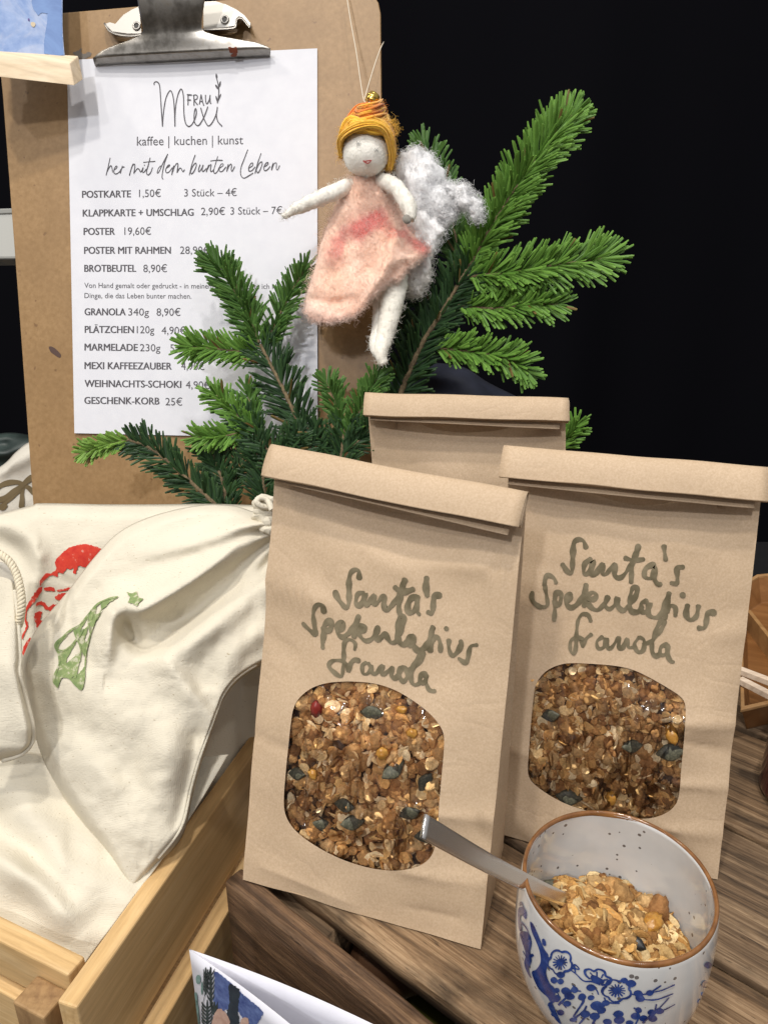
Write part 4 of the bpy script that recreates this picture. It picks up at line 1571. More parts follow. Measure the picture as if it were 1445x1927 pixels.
# the side-on blossom between them
stroke(mb, sK([(540, 800), (515, 775), (510, 745), (540, 735), (570, 748), (600, 735), (640, 750), (650, 780), (685, 800), (670, 835), (620, 840)]), SW * 1.25, fbowl, step=1.2)
blob(mb, sK([(545, 800), (560, 775), (600, 790), (640, 815), (630, 835), (580, 830)]), fbowl)
for p in ([(560, 780), (545, 760)], [(590, 785), (590, 755)], [(620, 795), (632, 770)], [(635, 812), (662, 805)]):
    stroke(mb, sK(p), SW * .8, fbowl, step=1.2)
# twigs
for p in ([(410, 740), (450, 770), (500, 815), (560, 820), (610, 840)], [(420, 730), (470, 735), (440, 705), (445, 760)], [(560, 850), (590, 880), (600, 905)], [(640, 930), (660, 960), (740, 965)],
          [(820, 905), (880, 910), (950, 890), (1020, 845)], [(940, 895), (1020, 880), (1110, 840)], [(880, 940), (990, 940), (1100, 900)], [(940, 1060), (1000, 1010), (1040, 970), (1075, 930)], [(960, 1040), (1050, 1010), (1115, 975)], [(985, 1010), (990, 975)],
          [(430, 1060), (470, 1000), (500, 950), (485, 920)], [(440, 1070), (500, 1020), (520, 985)], [(560, 1109), (600, 1040), (640, 980), (660, 960)], [(260, 985), (330, 920), (300, 870)], [(330, 980), (390, 920), (430, 860)], [(470, 1109), (510, 1060)],
          [(850, 1109), (870, 1060), (860, 1010)], [(900, 1100), (940, 1060)], [(700, 1040), (735, 1060), (740, 1020)], [(380, 1000), (350, 960), (400, 980)], [(430, 850), (440, 880), (480, 885)], [(840, 1000), (870, 1020)]):
    stroke(mb, sK(p), SW, fbowl, step=1.5)
# berries and leaves
for (x, y, r, q) in [(345, 775, 24, .8), (300, 812, 20, 1), (345, 820, 18, 1), (380, 885, 26, .9), (440, 875, 20, 1), (405, 920, 30, .7), (320, 935, 22, 1), (320, 880, 16, 1), (550, 860, 26, .8), (490, 925, 22, 1), (550, 930, 20, .8),
                     (590, 985, 36, .8), (620, 1015, 26, .8), (650, 965, 22, .8), (510, 1040, 28, .8), (575, 1055, 28, .8), (775, 812, 22, .8), (820, 832, 28, .8), (868, 900, 26, .8), (880, 932, 28, .75), (945, 895, 22, .8),
                     (870, 1015, 20, .9), (850, 1055, 26, .8), (905, 1070, 24, .8), (960, 1030, 24, .8), (965, 1070, 26, .8), (1010, 1020, 26, .7), (735, 1040, 28, .8), (740, 1080, 30, .8), (660, 1092, 26, .7), (390, 970, 22, .8), (345, 1030, 20, .9), (300, 1040, 16, 1), (430, 1080, 22, .6), (810, 1100, 22, .7),
                     (1340, 710, 20, 1), (1320, 840, 18, 1.2), (1290, 960, 14, 1.2), (1310, 910, 10, 1.4)]:
    th_ = random.random() * 3
    r *= 1.15
    pts = [(x + r * math.cos(t) * (1 + .12 * math.sin(2 * t + th_)), y + r * q * math.sin(t)) for t in np.linspace(0, 2 * PI, 11)[:-1]]
    blob(mb, sK(pts), fbowl)
mb.build('blue_painting', cob.m, bowl)

# ---- granola in the bowl
GZ = .047


def heap(x, y):
    r = math.hypot(x, y) / RR
    return GZ + .010 * math.exp(-((x + .006) ** 2 + (y - .004) ** 2) / .0005) - .012 * max(0, r - .55) + .003 * mnoise.noise(Vector((x * 70, y * 70, 2))) + .006 * (-x / RR) * .4


mb = MB()
A, Rr = np.meshgrid(np.linspace(0, 2 * PI, 60, endpoint=False), np.linspace(0.001, 1, 26))
hx, hy = Rr * np.cos(A) * RR * .915, Rr * np.sin(A) * RR * .915
hz = np.array([heap(x, y) - .002 for x, y in zip(hx.ravel(), hy.ravel())]).reshape(hx.shape)
mb.add(np.stack([BC[0] + hx, BC[1] + hy, hz], -1).reshape(-1, 3), gridfaces(26, 60, True), np.tile([.26, .12, .04], (26 * 60, 1)))
for k in range(900):
    r = math.sqrt(rng.random()) * RR * .86; t = rng.uniform(0, 2 * PI)
    x, y = r * math.cos(t), r * math.sin(t)
    q = rng.random()
    kind = 'crumb' if q < .34 else ('flake' if q < .86 else 'sliver')
    size = {'crumb': rng.uniform(.0016, .0040), 'flake': rng.uniform(.0028, .0058), 'sliver': rng.uniform(.0028, .0050)}[kind]
    R = rrot() if kind == 'crumb' else frame(np.array([0, -.2, .8]) + rng.normal(size=3) * .55)
    pos = np.array([BC[0] + x, BC[1] + y, heap(x, y) + rng.uniform(-.0012, .0022)])
    put(mb, kind, pos, size, R, rng.uniform(.70, 1.08) * np.array([1, .93, .82]))
for (px, py, s_, dz) in [(1170, 1685, .0060, .006), (1145, 1672, .0055, .006), (1238, 1712, .0065, .004), (1215, 1700, .005, .004), (1120, 1665, .0045, .006)]:
    g = G(px, py, GZ + dz)
    put(mb, 'crumb', g, s_, rrot(), 1.0)
o = mb.build('granola', GRAN, None, loc=BC + np.array([0, 0, .012]))
tag(o, 'pale toasted oat granola heaped inside the blue and white bowl', None, None, 'stuff')
for (px, py, s_, lab) in [(1042, 1670, .0050, 'dark pumpkin seed beside the spoon in the bowl'), (1065, 1672, .0040, 'small dark seed at the back left of the bowl, right of the spoon'), (1062, 1752, .0052, 'glossy dark pumpkin seed at the front left inside the bowl'),
                          (1197, 1776, .0042, 'dark seed in the middle front of the granola bowl')]:
    g = G(px, py, GZ + .006)
    loose('pumpkin_seed', SEED_GEO, SEED_BLACK if s_ < .005 else SEED, g, s_, frame(np.array([rng.normal() * .3, -.5, .8])), lab, 'seed', 'pumpkin seeds in the granola')
for (px, py, s_, lab) in [(1227, 1737, .0058, 'large golden raisin in the middle of the granola bowl'), (1032, 1737, .0048, 'golden raisin at the front left inside the bowl')]:
    g = G(px, py, GZ + .006)
    loose('golden_raisin', RAIS_GEO[0], RAISIN, g, s_, rrot(), lab, 'raisin', 'golden raisins in the granola')

# =================================================================== SPOON
spm = Mat('brushed_steel')
spm.set(Base_Color=(.74, .71, .67, 1), Metallic=1.0, Roughness=.22)
spm.bump(spm.noise(spm.coords(scale=(1, 1, 1)), 260, 2), .03, .0005)
tip = G(1082, 1702, GZ + .006)
rimp = G(985, 1652, ZR + .0035)
ddir = unit(rimp - tip)
end = None
best = 1e9
for L in np.linspace(.05, .2, 400):
    q = proj(tip + ddir * L)
    e = abs(q[0] - 796)
    if e < best:
        best, end = e, tip + ddir * L
ssp = unit(np.cross(ddir, CAM - rimp) * 1.0)
nsp = unit(np.cross(ssp, ddir))
nsp = unit(nsp * .9 + EZ * .5); ssp = unit(np.cross(ddir, nsp)); nsp = np.cross(ssp, ddir)
if nsp[2] < 0:
    nsp = -nsp
ts = np.linspace(-.12, 1, 50)
V = []
for t in ts:
    c = tip * (1 - t) + end * t - EZ * .0022 * math.sin(PI * max(0, min(1, t)))
    hw = np.interp(t, [-.12, 0, .35, .7, .96, 1.0], [.0028, .0030, .0036, .0041, .0045, .0044])
    th = np.interp(t, [-.1, .4, 1], [.0007, .0006, .0006])
    sec = []
    for (a_, b_) in [(-1, -.8), (-1, .8), (-.96, 1), (-.5, 1.0), (0, 1.0), (.5, 1.0), (.96, 1), (1, .8), (1, -.8), (.96, -1), (0, -1.0), (-.96, -1)]:
        sec.append(c + ssp * hw * a_ + nsp * th * b_)
    V += sec
V = np.array(V)
f = gridfaces(50, 12, True) + [list(range(12))[::-1], [49 * 12 + j for j in range(12)]]
spoon = obj('teaspoon', V, f, spm.m, loc=tip, bevel=None)
tag(spoon, 'steel teaspoon stuck in the granola bowl, flat handle leaning out to the left', 'spoon')
# its bowl, buried in the granola
v, f = ellipsoid(tip - ddir * .018 - EZ * .006, (.016, .011, .003), 20, 12, np.stack([ddir, ssp, nsp]))
obj('spoon_bowl', v, f, spm.m, spoon)

# =================================================================== GREETING CARD at the bottom
CARD = Mat('card_stock')
CARD.color(CARD.ramp(CARD.noise(CARD.coords(), 60, 3), [(.3, (.66, .66, .72)), (.7, (.70, .70, .76))]))
CARD.set(Roughness=.6)
zc = P(356, 1788, .37)[2]
c0 = G(356, 1788, zc)
cf = G(530, 1927, zc); cb = G(690, 1927, zc)
df, db = unit(cf - c0), unit(cb - c0)
card = thing('greeting_card', 'open white greeting card with painted trees, standing at the bottom edge', 'greeting card', np.array([c0[0], c0[1], zc - .148]))
for nm, d_, sh in (('front_cover', df, 0), ('back_panel', db, .0)):
    V = []
    for j in range(14):
        for i in range(12):
            t = i / 11
            side_ = np.cross(EZ, d_)
            V.append(c0 + d_ * .105 * t - EZ * (.148 * j / 13) + side_ * (.0018 * math.sin(PI * t)))
    V = np.array(V)
    o = obj(nm, V, gridfaces(14, 12), CARD.m, card, solid=.00035)
    if nm == 'front_cover':
        cover_v, cover_o = V, o
fcard = caster(cover_v, gridfaces(14, 12))
sQ = lambda p: cropmap(p, 310, 1770, 3.705)


def paintpart(name, col, polys, rough=0.0, var=None, lift=.0002):
    mb = MB()
    for p in polys:
        blob(mb, sQ(p), fcard, lift, rough=rough)
    m = Mat(name + '_paint')
    m.color(m.ramp(m.noise(m.coords(), 190, 4, .65), [(.3, col), (.7, var or tuple(min(1, c * 2.1 + .03) for c in col))]))
    m.set(Roughness=.65)
    return mb.build(name, m.m, cover_o)


paintpart('painted_night_sky', (.028, .05, .19), [[(350, 215), (440, 275), (560, 385), (680, 490), (670, 540), (640, 585), (560, 575), (520, 500), (440, 480), (400, 500), (360, 470), (340, 420), (352, 300)]], 2, (.14, .20, .42))
paintpart('painted_trunk', (.012, .018, .03), [[(450, 310), (480, 310), (525, 350), (520, 420), (515, 500), (520, 590), (450, 590), (440, 500), (455, 420)]], 3, (.03, .045, .06), .00032)
paintpart('painted_faces', (.42, .25, .19), [[(360, 490), (385, 475), (410, 485), (440, 520), (455, 585), (345, 600), (340, 540)], [(535, 550), (560, 535), (590, 550), (580, 600), (530, 600)]], 2, (.58, .40, .32), .00034)
pines = []
for (x0, y0, y1, w) in [(325, 200, 430, 26), (290, 200, 360, 18), (110, 420, 590, 24), (300, 430, 600, 40), (350, 430, 500, 24)]:
    pines.append([(x0 - 5, y0), (x0 + 5, y0), (x0 + 7, y1), (x0 - 7, y1)])
    for k in range(6):
        yy = y0 + 18 + (y1 - y0 - 18) * k / 6
        for s_ in (-1, 1):
            pines.append([(x0, yy + 22), (x0 + s_ * w * .6, yy - 2), (x0 + s_ * w, yy - 26), (x0 + s_ * w * .85, yy + 4), (x0, yy + 34)])
paintpart('painted_pines', (.012, .020, .022), pines, 0, (.045, .065, .065), .00036)
leaves = []
for (x, y, a_, b_) in [(238, 270, 17, 34), (183, 380, 12, 34), (218, 390, 13, 32), (188, 460, 13, 26), (155, 515, 14, 36), (224, 480, 18, 36), (195, 560, 16, 32), (265, 330, 7, 50)]:
    leaves.append([(x + a_ * math.cos(t), y + b_ * math.sin(t)) for t in np.linspace(0, 2 * PI, 12)[:-1]])
paintpart('painted_leaves', (.075, .15, .135), leaves, 0, (.22, .33, .30), .0004)

# =================================================================== RIGHT EDGE: acacia dish, chopsticks, jar
acacia = mk_wood('acacia', ((.17, .072, .022), (.23, .10, .032), (.29, .135, .046)), .4, (3, 22, 22), .35, .02)
acacia_l = mk_wood('acacia_rim', ((.32, .17, .062), (.38, .21, .085), (.44, .25, .11)), .4, (3, 25, 25), .4, .03)
dcen = G(1560, 1215, .012)
dish = thing('wooden_dish', 'shallow acacia wood dish with dividers, cut off by the right edge behind the bag', 'wooden dish', np.array([dcen[0], dcen[1], 0]))
pn = [G(1394, 1338, .030), G(1390, 1105, .030), G(1424, 1083, .030), G(1700, 1060, .030), G(1760, 1240, .030), G(1560, 1300, .030)]
pn = np.array(pn)
cen = pn.mean(0)
Nn = len(pn)
rows = []
for (k, z) in [(.86, .001), (.985, .028), (1.0, .030), (.965, .030), (.955, .028), (.84, .008)]:
    q = cen + (pn - cen) * k; q[:, 2] = z
    rows.append(q)
v = np.array(rows).reshape(-1, 3)
obj('dish_body', v, gridfaces(6, Nn, True) + [[5 * Nn + j for j in range(Nn)], list(range(Nn))[::-1]], acacia, dish, smooth=False, bevel=.0008)
rows = []
for (k, z) in [(1.004, .0285), (1.004, .0312), (.962, .0312), (.960, .0285)]:
    q = cen + (pn - cen) * k; q[:, 2] = z
    rows.append(q)
v = np.array(rows).reshape(-1, 3)
obj('rim', v, gridfaces(4, Nn, True) + [[3 * Nn + j, 3 * Nn + (j + 1) % Nn, (j + 1) % Nn, j] for j in range(Nn)], acacia_l, dish, smooth=False, bevel=.0006)
for (a_, b_) in (((1408, 1148), (1520, 1290)), ((1520, 1290), (1600, 1080))):
    A_, B_p = G(*a_, .024), G(*b_, .024)
    d_ = unit(B_p - A_); n_ = np.array([-d_[1], d_[0], 0])
    v, f = box((A_ + B_p) / 2 - EZ * .008, d_, n_, EZ, np.linalg.norm(B_p - A_) / 2, .0018, .0085)
    obj('divider', v, f, acacia_l, dish, smooth=False, bevel=.0005)
pale_st = mk_wood('pale_bamboo', ((.66, .50, .36), (.74, .59, .45), (.80, .66, .52)), 0, (3, 60, 60), .5, .05)
for (a_, b_, lab) in (((1392, 1262), (1540, 1318), 'pale wooden stick lying across the acacia dish, the upper of the pair'), ((1392, 1280), (1540, 1356), 'pale wooden stick lying across the acacia dish, the lower of the pair')):
    A_, B_p = G(*a_, .0345), G(*b_, .0345)
    d_ = unit(B_p - A_); n_ = np.array([-d_[1], d_[0], 0])
    L = np.linalg.norm(B_p - A_)
    v, f = box((A_ + B_p) / 2, d_, n_, EZ, L / 2, .0026, .0024)
    v[:4] = v[:4]
    o = obj('wooden_stick', v, f, pale_st, smooth=False, bevel=.0005)
    tag(o, lab, 'stick', 'pale sticks on the acacia dish')
jc = G(1443, 1514, .0008) + np.array([.030, .006, 0])
jar = thing('jam_jar', 'dark red jam jar standing on the crate at the right edge', 'jar', jc)
v, f = lathe(smooth_poly([(0, 0), (.025, 0), (.029, .002), (.0305, .007), (.0305, .040), (.029, .046), (.0262, .050), (.0258, .054)], 40), jc, 48)
obj('jar_glass', v, f, flat_mat('dark_red_jam', (.045, .004, .008), .08, Coat_Weight=.5), jar)
v, f = lathe(np.array([(0.0, .0612), (.0265, .0612), (.0278, .060), (.0278, .0522), (.0266, .0522)]), jc, 48)
obj('lid', v, f, flat_mat('dark_lid', (.02, .018, .018), .35), jar)

# =================================================================== COTTON BAGS in the pine box


def cloth(name, px, py, depth, mat, label=None, cat=None, group=None, parent=None, curl=None, thick=.0012, loc=None):
    nv, nu = px.shape
    pts = P(px, py, depth)
    o = obj(name, pts.reshape(-1, 3), gridfaces(nv, nu), mat, parent, solid=thick, loc=loc)
    if label:
        tag(o, label, cat, group)
    return o, pts.reshape(-1, 3), gridfaces(nv, nu)


def edge_curl(nv, nu, sides, amount, width):
    """extra depth near the patch's edges so the cloth rounds away; sides = subset of 'tblr'"""
    u = np.linspace(0, 1, nu)[None, :] * np.ones((nv, 1)); v = np.linspace(0, 1, nv)[:, None] * np.ones((1, nu))
    e = np.zeros((nv, nu))
    for s_, d in (('t', v), ('b', 1 - v), ('l', u), ('r', 1 - u)):
        if s_ in sides:
            w = width[s_] if isinstance(width, dict) else width
            e += amount * np.clip(1 - d / w, 0, 1) ** 2.2
    return e


def ease(y, ys, ds):
    return np.interp(y, ys, ds)


# ---- the front bag with the green tree, gathered at its drawstring end
NU, NV = 190, 170
fx, fy = coons(
    [(40, 1242), (70, 1182), (128, 1112), (178, 1048), (226, 1000), (290, 970), (375, 951), (440, 952), (482, 964), (506, 958), (528, 960)],
    [(238, 1706), (300, 1630), (345, 1570), (362, 1500), (378, 1440), (398, 1380), (410, 1345), (420, 1318), (440, 1290), (470, 1266), (520, 1238)],
    [(40, 1242), (46, 1290), (68, 1392), (100, 1470), (148, 1545), (200, 1615), (238, 1706)],
    [(528, 960), (524, 1000), (522, 1100), (520, 1238)], NU, NV)
fd_ = ease(fy, [940, 1250, 1500, 1720], [.488, .470, .452, .434]) - .016 * np.exp(-(((fx - 300) / 190) ** 2 + ((fy - 1250) / 260) ** 2))
folds = [
    # ridge from the gathered neck down towards the tree print, with its dark underside
    ([(515, 985), (450, 1020), (385, 1075), (320, 1118), (270, 1146), (236, 1148), (216, 1164), (205, 1205), (198, 1260)], [.006, .010, .013, .015, .016, .012, .012, .010, .002], 15, 34),
    ([(505, 1015), (445, 1050), (400, 1085)], [.004, .005, .001], 11, 15),
    ([(520, 975), (460, 992), (395, 1015), (320, 1035), (240, 1050)], [.004, .006, .006, .004, .001], 16, 22),
    ([(500, 1060), (430, 1110), (370, 1150), (320, 1172), (268, 1196)], [-.004, -.008, -.011, -.013, -.006], 20, 26),
    ([(235, 1180), (262, 1212), (300, 1210), (345, 1180), (395, 1135)], [-.010, -.012, -.010, -.006, -.001], 22, 18),
    ([(515, 1090), (440, 1150), (385, 1190), (340, 1230), (330, 1280)], [.004, .008, .010, .007, .001], 30, 34),
    ([(280, 1215), (330, 1270), (380, 1330), (415, 1375)], [.001, .005, .005, .002], 16, 26),
    ([(500, 1180), (440, 1230), (415, 1300)], [.005, .007, .003], 26, 26),
    ([(60, 1230), (120, 1280), (200, 1330), (300, 1380)], [.004, .006, .006, .002], 50, 60),
    ([(90, 1400), (150, 1420), (220, 1500), (250, 1600)], [.002, .007, .006, .002], 32, 50),
    ([(330, 1330), (310, 1440), (290, 1560)], [.002, .006, .003], 36, 42),
    ([(370, 1390), (355, 1470), (335, 1550)], [-.003, -.005, -.002], 16, 16),
    ([(405, 1375), (380, 1440), (362, 1510), (335, 1580)], [.003, .004, .004, .002], 8, 8),
    ([(150, 1000), (230, 1030), (300, 1080)], [.0, .0, .0], 30, 30)]
fo = np.zeros_like(fx)
for (pl_, am, wl, wr) in folds:
    fo += ridge(fx, fy, pl_, am, wl, wr)
fo *= 1.12
fo += .0026 * nzgrid(fx, fy, .0085, 3.1, 2) + .0009 * nzgrid(fx, fy, .03, 6.2, 2)
# gathers fanning out of the neck
ang = np.arctan2(fy - 985, 560 - fx)
rad = np.hypot(fy - 985, 560 - fx)
fo += .0030 * np.sin(ang * 17 + 1.2 * np.sin(rad * .02)) * np.exp(-((rad - 70) / 90) ** 2)
fd_ = fd_ - fo + edge_curl(NV, NU, 'tlb', .020, {'t': .055, 'l': .05, 'b': .045})
front_bag, fcv, fcf = cloth('drawstring_bag', fx, fy, fd_, COTTON, 'natural cotton drawstring bag with a green fir tree print, lying on top in the box', 'cloth bag', 'cotton bags in the pine box')
ffront = caster(fcv, fcf)
# seam piping along its right edge
k5 = np.ones(5) / 5
row = fcv.reshape(NV, NU, 3)[NV - 5, int(NU * .18):int(NU * .93)]
sp_ = row + unit(CAM - row) * .0004
v, f = tube(sp_, .0010, 8)
obj('seam', v, f, COTTON, front_bag)
# gathered neck: channel ruffle and a twist of cord
mb = MB()
for k, (a_, b_, r0) in enumerate([((478, 950), (512, 946), .0045), ((484, 962), (514, 968), .004), ((480, 975), (512, 984), .0042), ((490, 990), (514, 1002), .0036)]):
    A_, B_p = P(*a_, .476), P(*b_, .470)
    t = np.linspace(0, 1, 12)[:, None]
    path = A_ * (1 - t) + B_p * t + EZ * (.0015 * np.sin(t * PI))
    path = resample(path, 30)
    v, f = tube(path, r0 * (.45 + .55 * np.sin(np.linspace(.2, PI - .3, 30))), 16)
    v = v + .0022 * np.array([[mnoise.noise(Vector(tuple(p * 170 + i * 7))) for i in range(3)] for p in v])
    mb.add(v, f)
mb.build('gathered_neck', COTTON, front_bag)
cq = P(*np.array([(505, 955), (490, 952), (483, 944), (490, 937), (502, 941), (508, 950), (512, 960)]).T, np.array([.468, .466, .465, .466, .467, .466, .465]))
path = smooth_poly(cq, 60)
mb = MB()
v, f = tube(path, .0019, 9)
v += .0003 * np.sin(np.arange(len(v)) * 1.7)[:, None] * np.array([0, 0, 1])
mb.add(v, f)
mb.build('drawstring', COTTON, front_bag)
# green stamp
stamp = Mat('green_stamp_ink')
sn_ = stamp.noise(stamp.coords(), 210, 4, .7)
stamp.color(stamp.ramp(sn_, [(.36, (.48, .47, .33)), (.44, (.24, .30, .12)), (.6, (.165, .235, .085)), (.8, (.20, .27, .11))]))
stamp.set(Roughness=.85)
sG = lambda p: cropmap(p, 30, 1000, 4.8167)
mb = MB()
for p in [[(1005, 558), (1050, 572), (1105, 553), (1112, 605), (1162, 620), (1118, 655), (1112, 688), (1075, 665), (1020, 652), (1035, 610)],
          [(770, 655), (800, 635), (850, 612), (930, 602), (905, 625), (850, 650), (820, 690), (785, 715)],
          [(660, 770), (690, 710), (720, 680), (742, 690), (725, 740), (740, 760), (780, 735), (760, 790), (720, 830), (700, 890), (680, 860), (670, 810)],
          [(575, 870), (600, 820), (655, 770), (640, 815), (600, 880), (580, 950), (565, 990), (550, 950), (535, 900)],
          [(575, 960), (625, 890), (665, 860), (650, 920), (625, 980), (640, 1015), (690, 930), (680, 985), (655, 1060), (650, 1130), (620, 1130), (600, 1060), (580, 1010)],
          [(355, 1035), (400, 985), (450, 940), (495, 905), (480, 940), (430, 990), (395, 1040), (385, 1075), (370, 1080)],
          [(380, 1080), (420, 1100), (480, 1060), (540, 1000), (550, 1010), (510, 1080), (470, 1150), (455, 1205), (520, 1150), (590, 1085), (580, 1150), (560, 1230), (535, 1310), (500, 1340), (440, 1325), (410, 1340), (400, 1385), (388, 1415), (350, 1355), (370, 1300), (395, 1240), (400, 1170)],
          [(540, 1320), (580, 1290), (635, 1220), (630, 1300), (615, 1420), (585, 1430), (545, 1390), (490, 1345)]]:
    blob(mb, sG(p), ffront, .0007, closed_smooth=False, rough=1.6)
for p in ([(930, 602), (850, 618), (765, 655), (700, 712), (650, 775), (585, 850), (500, 905), (430, 965), (360, 1035), (392, 1120), (400, 1200), (362, 1300), (352, 1360), (388, 1412)],
          [(388, 1412), (410, 1340), (440, 1325), (500, 1345), (560, 1400), (605, 1428), (630, 1300), (652, 1080), (690, 930), (730, 825), (790, 720)],
          [(385, 1075), (450, 1080), (540, 1000), (575, 960), (625, 890)], [(540, 900), (565, 980), (600, 1070), (590, 1180)], [(655, 780), (672, 850), (690, 930)], [(600, 1090), (570, 1220), (540, 1330)], [(725, 690), (700, 800)]):
    stroke(mb, sG(p), .0011, ffront, lift=.0009, step=2, vary=.5)
mb.build('green_tree_print', stamp.m, front_bag)

# ---- the bag behind it with the red print
NU, NV = 130, 110
bx, by = coons([(-70, 985), (0, 966), (60, 951), (80, 947), (200, 949), (300, 949), (400, 948), (520, 952)], [(-70, 1560), (150, 1560), (350, 1580), (520, 1560)],
               [(-70, 985), (-70, 1250), (-70, 1560)], [(520, 952), (520, 1200), (520, 1560)], NU, NV)
bd_ = ease(by, [940, 1250, 1500], [.522, .512, .500])
fo = np.zeros_like(bx)
for (pl_, am, wl, wr) in [([(0, 985), (50, 1010), (72, 1045), (74, 1110)], [.004, .008, .008, .001], 26, 20), ([(-40, 1000), (20, 1030), (60, 1070)], [-.004, -.006, -.003], 20, 24),
                          ([(120, 960), (160, 1020), (240, 1000)], [.001, .005, .003], 46, 50), ([(70, 1050), (60, 1130), (55, 1230)], [.004, .006, .004], 14, 26),
                          ([(430, 1290), (445, 1400), (420, 1480)], [.006, .006, .002], 20, 30)]:
    fo += ridge(bx, by, pl_, am, wl, wr)
fo += .003 * nzgrid(bx, by, .007, 12.4, 2)
bd_ = bd_ - fo + edge_curl(NV, NU, 't', .018, .05) + .052 * np.clip((bx - 345) / 110, 0, 1) ** 1.2 * np.clip((by - 1030) / 260, 0, 1)
back_bag, bcv, bcf = cloth('drawstring_bag', bx, by, bd_, COTTON, 'natural cotton bag with a red printed face, tucked behind the bag with the tree print', 'cloth bag', 'cotton bags in the pine box')
fback = caster(bcv, bcf)
red = Mat('red_stamp_ink')
rn = red.noise(red.coords(), 190, 4, .7)
red.color(red.ramp(rn, [(.34, (.62, .30, .24)), (.42, (.60, .045, .02)), (.7, (.50, .018, .012))]))
red.set(Roughness=.8)
mb = MB()
for p in [[(355, 290), (365, 250), (420, 200), (490, 145), (560, 125), (620, 115), (690, 125), (750, 145), (800, 175), (760, 240), (700, 310), (640, 330), (600, 320), (570, 305), (545, 390), (520, 380), (525, 330), (490, 345), (470, 330), (430, 385), (385, 370), (380, 415), (340, 405), (320, 395), (270, 425), (240, 460), (215, 495), (205, 460), (235, 415), (270, 378), (320, 380), (370, 340)],
          [(200, 510), (240, 500), (230, 540), (190, 600), (150, 660), (105, 720), (100, 800), (120, 860), (90, 920), (65, 985), (62, 950), (85, 900), (100, 865), (88, 800), (82, 720), (115, 660), (160, 580)],
          [(250, 515), (290, 500), (340, 508), (365, 530), (350, 545), (290, 540), (260, 540)], [(370, 535), (430, 525), (490, 508), (520, 525), (450, 540), (390, 548)],
          [(352, 598), (385, 570), (440, 558), (485, 575), (450, 640), (405, 630), (365, 620)],
          [(175, 680), (180, 645), (225, 630), (270, 650), (300, 690), (340, 660), (390, 665), (400, 690), (350, 680), (320, 725), (270, 705), (235, 665), (200, 670)],
          [(160, 790), (170, 740), (205, 720), (240, 730), (225, 780), (215, 800), (250, 825), (290, 830), (240, 890), (190, 895), (180, 845)],
          [(75, 1060), (100, 1000), (135, 960), (140, 1000), (125, 1050), (75, 1160), (68, 1100)]]:
    blob(mb, sG(p), fback, .0007, closed_smooth=False, rough=2.0)
mb.build('red_print', red.m, back_bag)

# ---- the bag at the left edge with its thick cord
NU, NV = 80, 110
lx, ly = coons([(-80, 1075), (-30, 1078), (0, 1085), (20, 1092), (31, 1108)], [(-80, 1440), (-30, 1434), (0, 1432), (28, 1428), (46, 1420)],
               [(-80, 1075), (-80, 1250), (-80, 1440)], [(31, 1108), (38, 1160), (42, 1240), (40, 1264), (52, 1310), (66, 1366), (66, 1396), (46, 1420)], NU, NV)
ld = ease(ly, [1070, 1250, 1430], [.445, .432, .428])
fo = .002 * nzgrid(lx, ly, .01, 31.0, 2) + ridge(lx, ly, [(30, 1110), (22, 1200), (30, 1290), (50, 1370)], [.001, .004, .006, .006], 20, 24) + ridge(lx, ly, [(-20, 1110), (-5, 1250), (5, 1400)], [.003, .006, .004], 30, 30)
ld = ld - fo + edge_curl(NV, NU, 'rb', .014, {'r': .16, 'b': .10})
left_bag, lcv, lcf = cloth('drawstring_bag', lx, ly, ld, COTTON, 'plain cotton bag with a thick rope cord, cut off by the left edge', 'cloth bag', 'cotton bags in the pine box')
fleft = caster(lcv, lcf)
q = smooth_poly([(31, 1110), (37, 1160), (41, 1240), (39, 1265), (51, 1310), (65, 1366), (65, 1396), (46, 1419), (10, 1431)], step=4)
sp_ = np.array([fleft(x - 6, y - 1)[0] + fleft(x - 6, y - 1)[1] * .0008 for x, y in q])
sp_ = np.stack([np.convolve(np.pad(sp_[:, i], 2, mode='edge'), k5, 'valid') for i in range(3)], -1)
v, f = tube(sp_, .0012, 8)
obj('hem', v, f, COTTON, left_bag)
# the bag's open back wall seen behind the front hem
ox, oy = coons([(-80, 1050), (-20, 1055), (10, 1062), (26, 1085)], [(-80, 1140), (0, 1140), (36, 1150)], [(-80, 1050), (-80, 1140)], [(26, 1085), (36, 1150)], 30, 14)
w2, _, _ = cloth('back_wall', ox, oy, .450 + 0 * ox, COTTON_SHADED, parent=left_bag)
cp = smooth_poly(np.c_[P(*np.array([(-40, 1022), (-5, 1040), (16, 1055), (30, 1078), (38, 1108), (41, 1135), (39, 1160), (34, 1180)]).T, np.array([.442, .440, .439, .438, .436, .435, .436, .440]))], 160)
mb = MB()
T = unit(np.gradient(cp, axis=0))
A_ = unit(np.cross(T, [0, 1, .3])); B_a = np.cross(T, A_)
s_ = np.arange(160) * .42
for ph in (0, 2 * PI / 3, 4 * PI / 3):
    strand = cp + .00115 * (np.cos(s_ + ph)[:, None] * A_ + np.sin(s_ + ph)[:, None] * B_a)
    v, f = tube(strand, .00125, 7)
    mb.add(v, f)
mb.build('rope_cord', mk_cotton('rope_cotton', (.74, .66, .50)), left_bag)

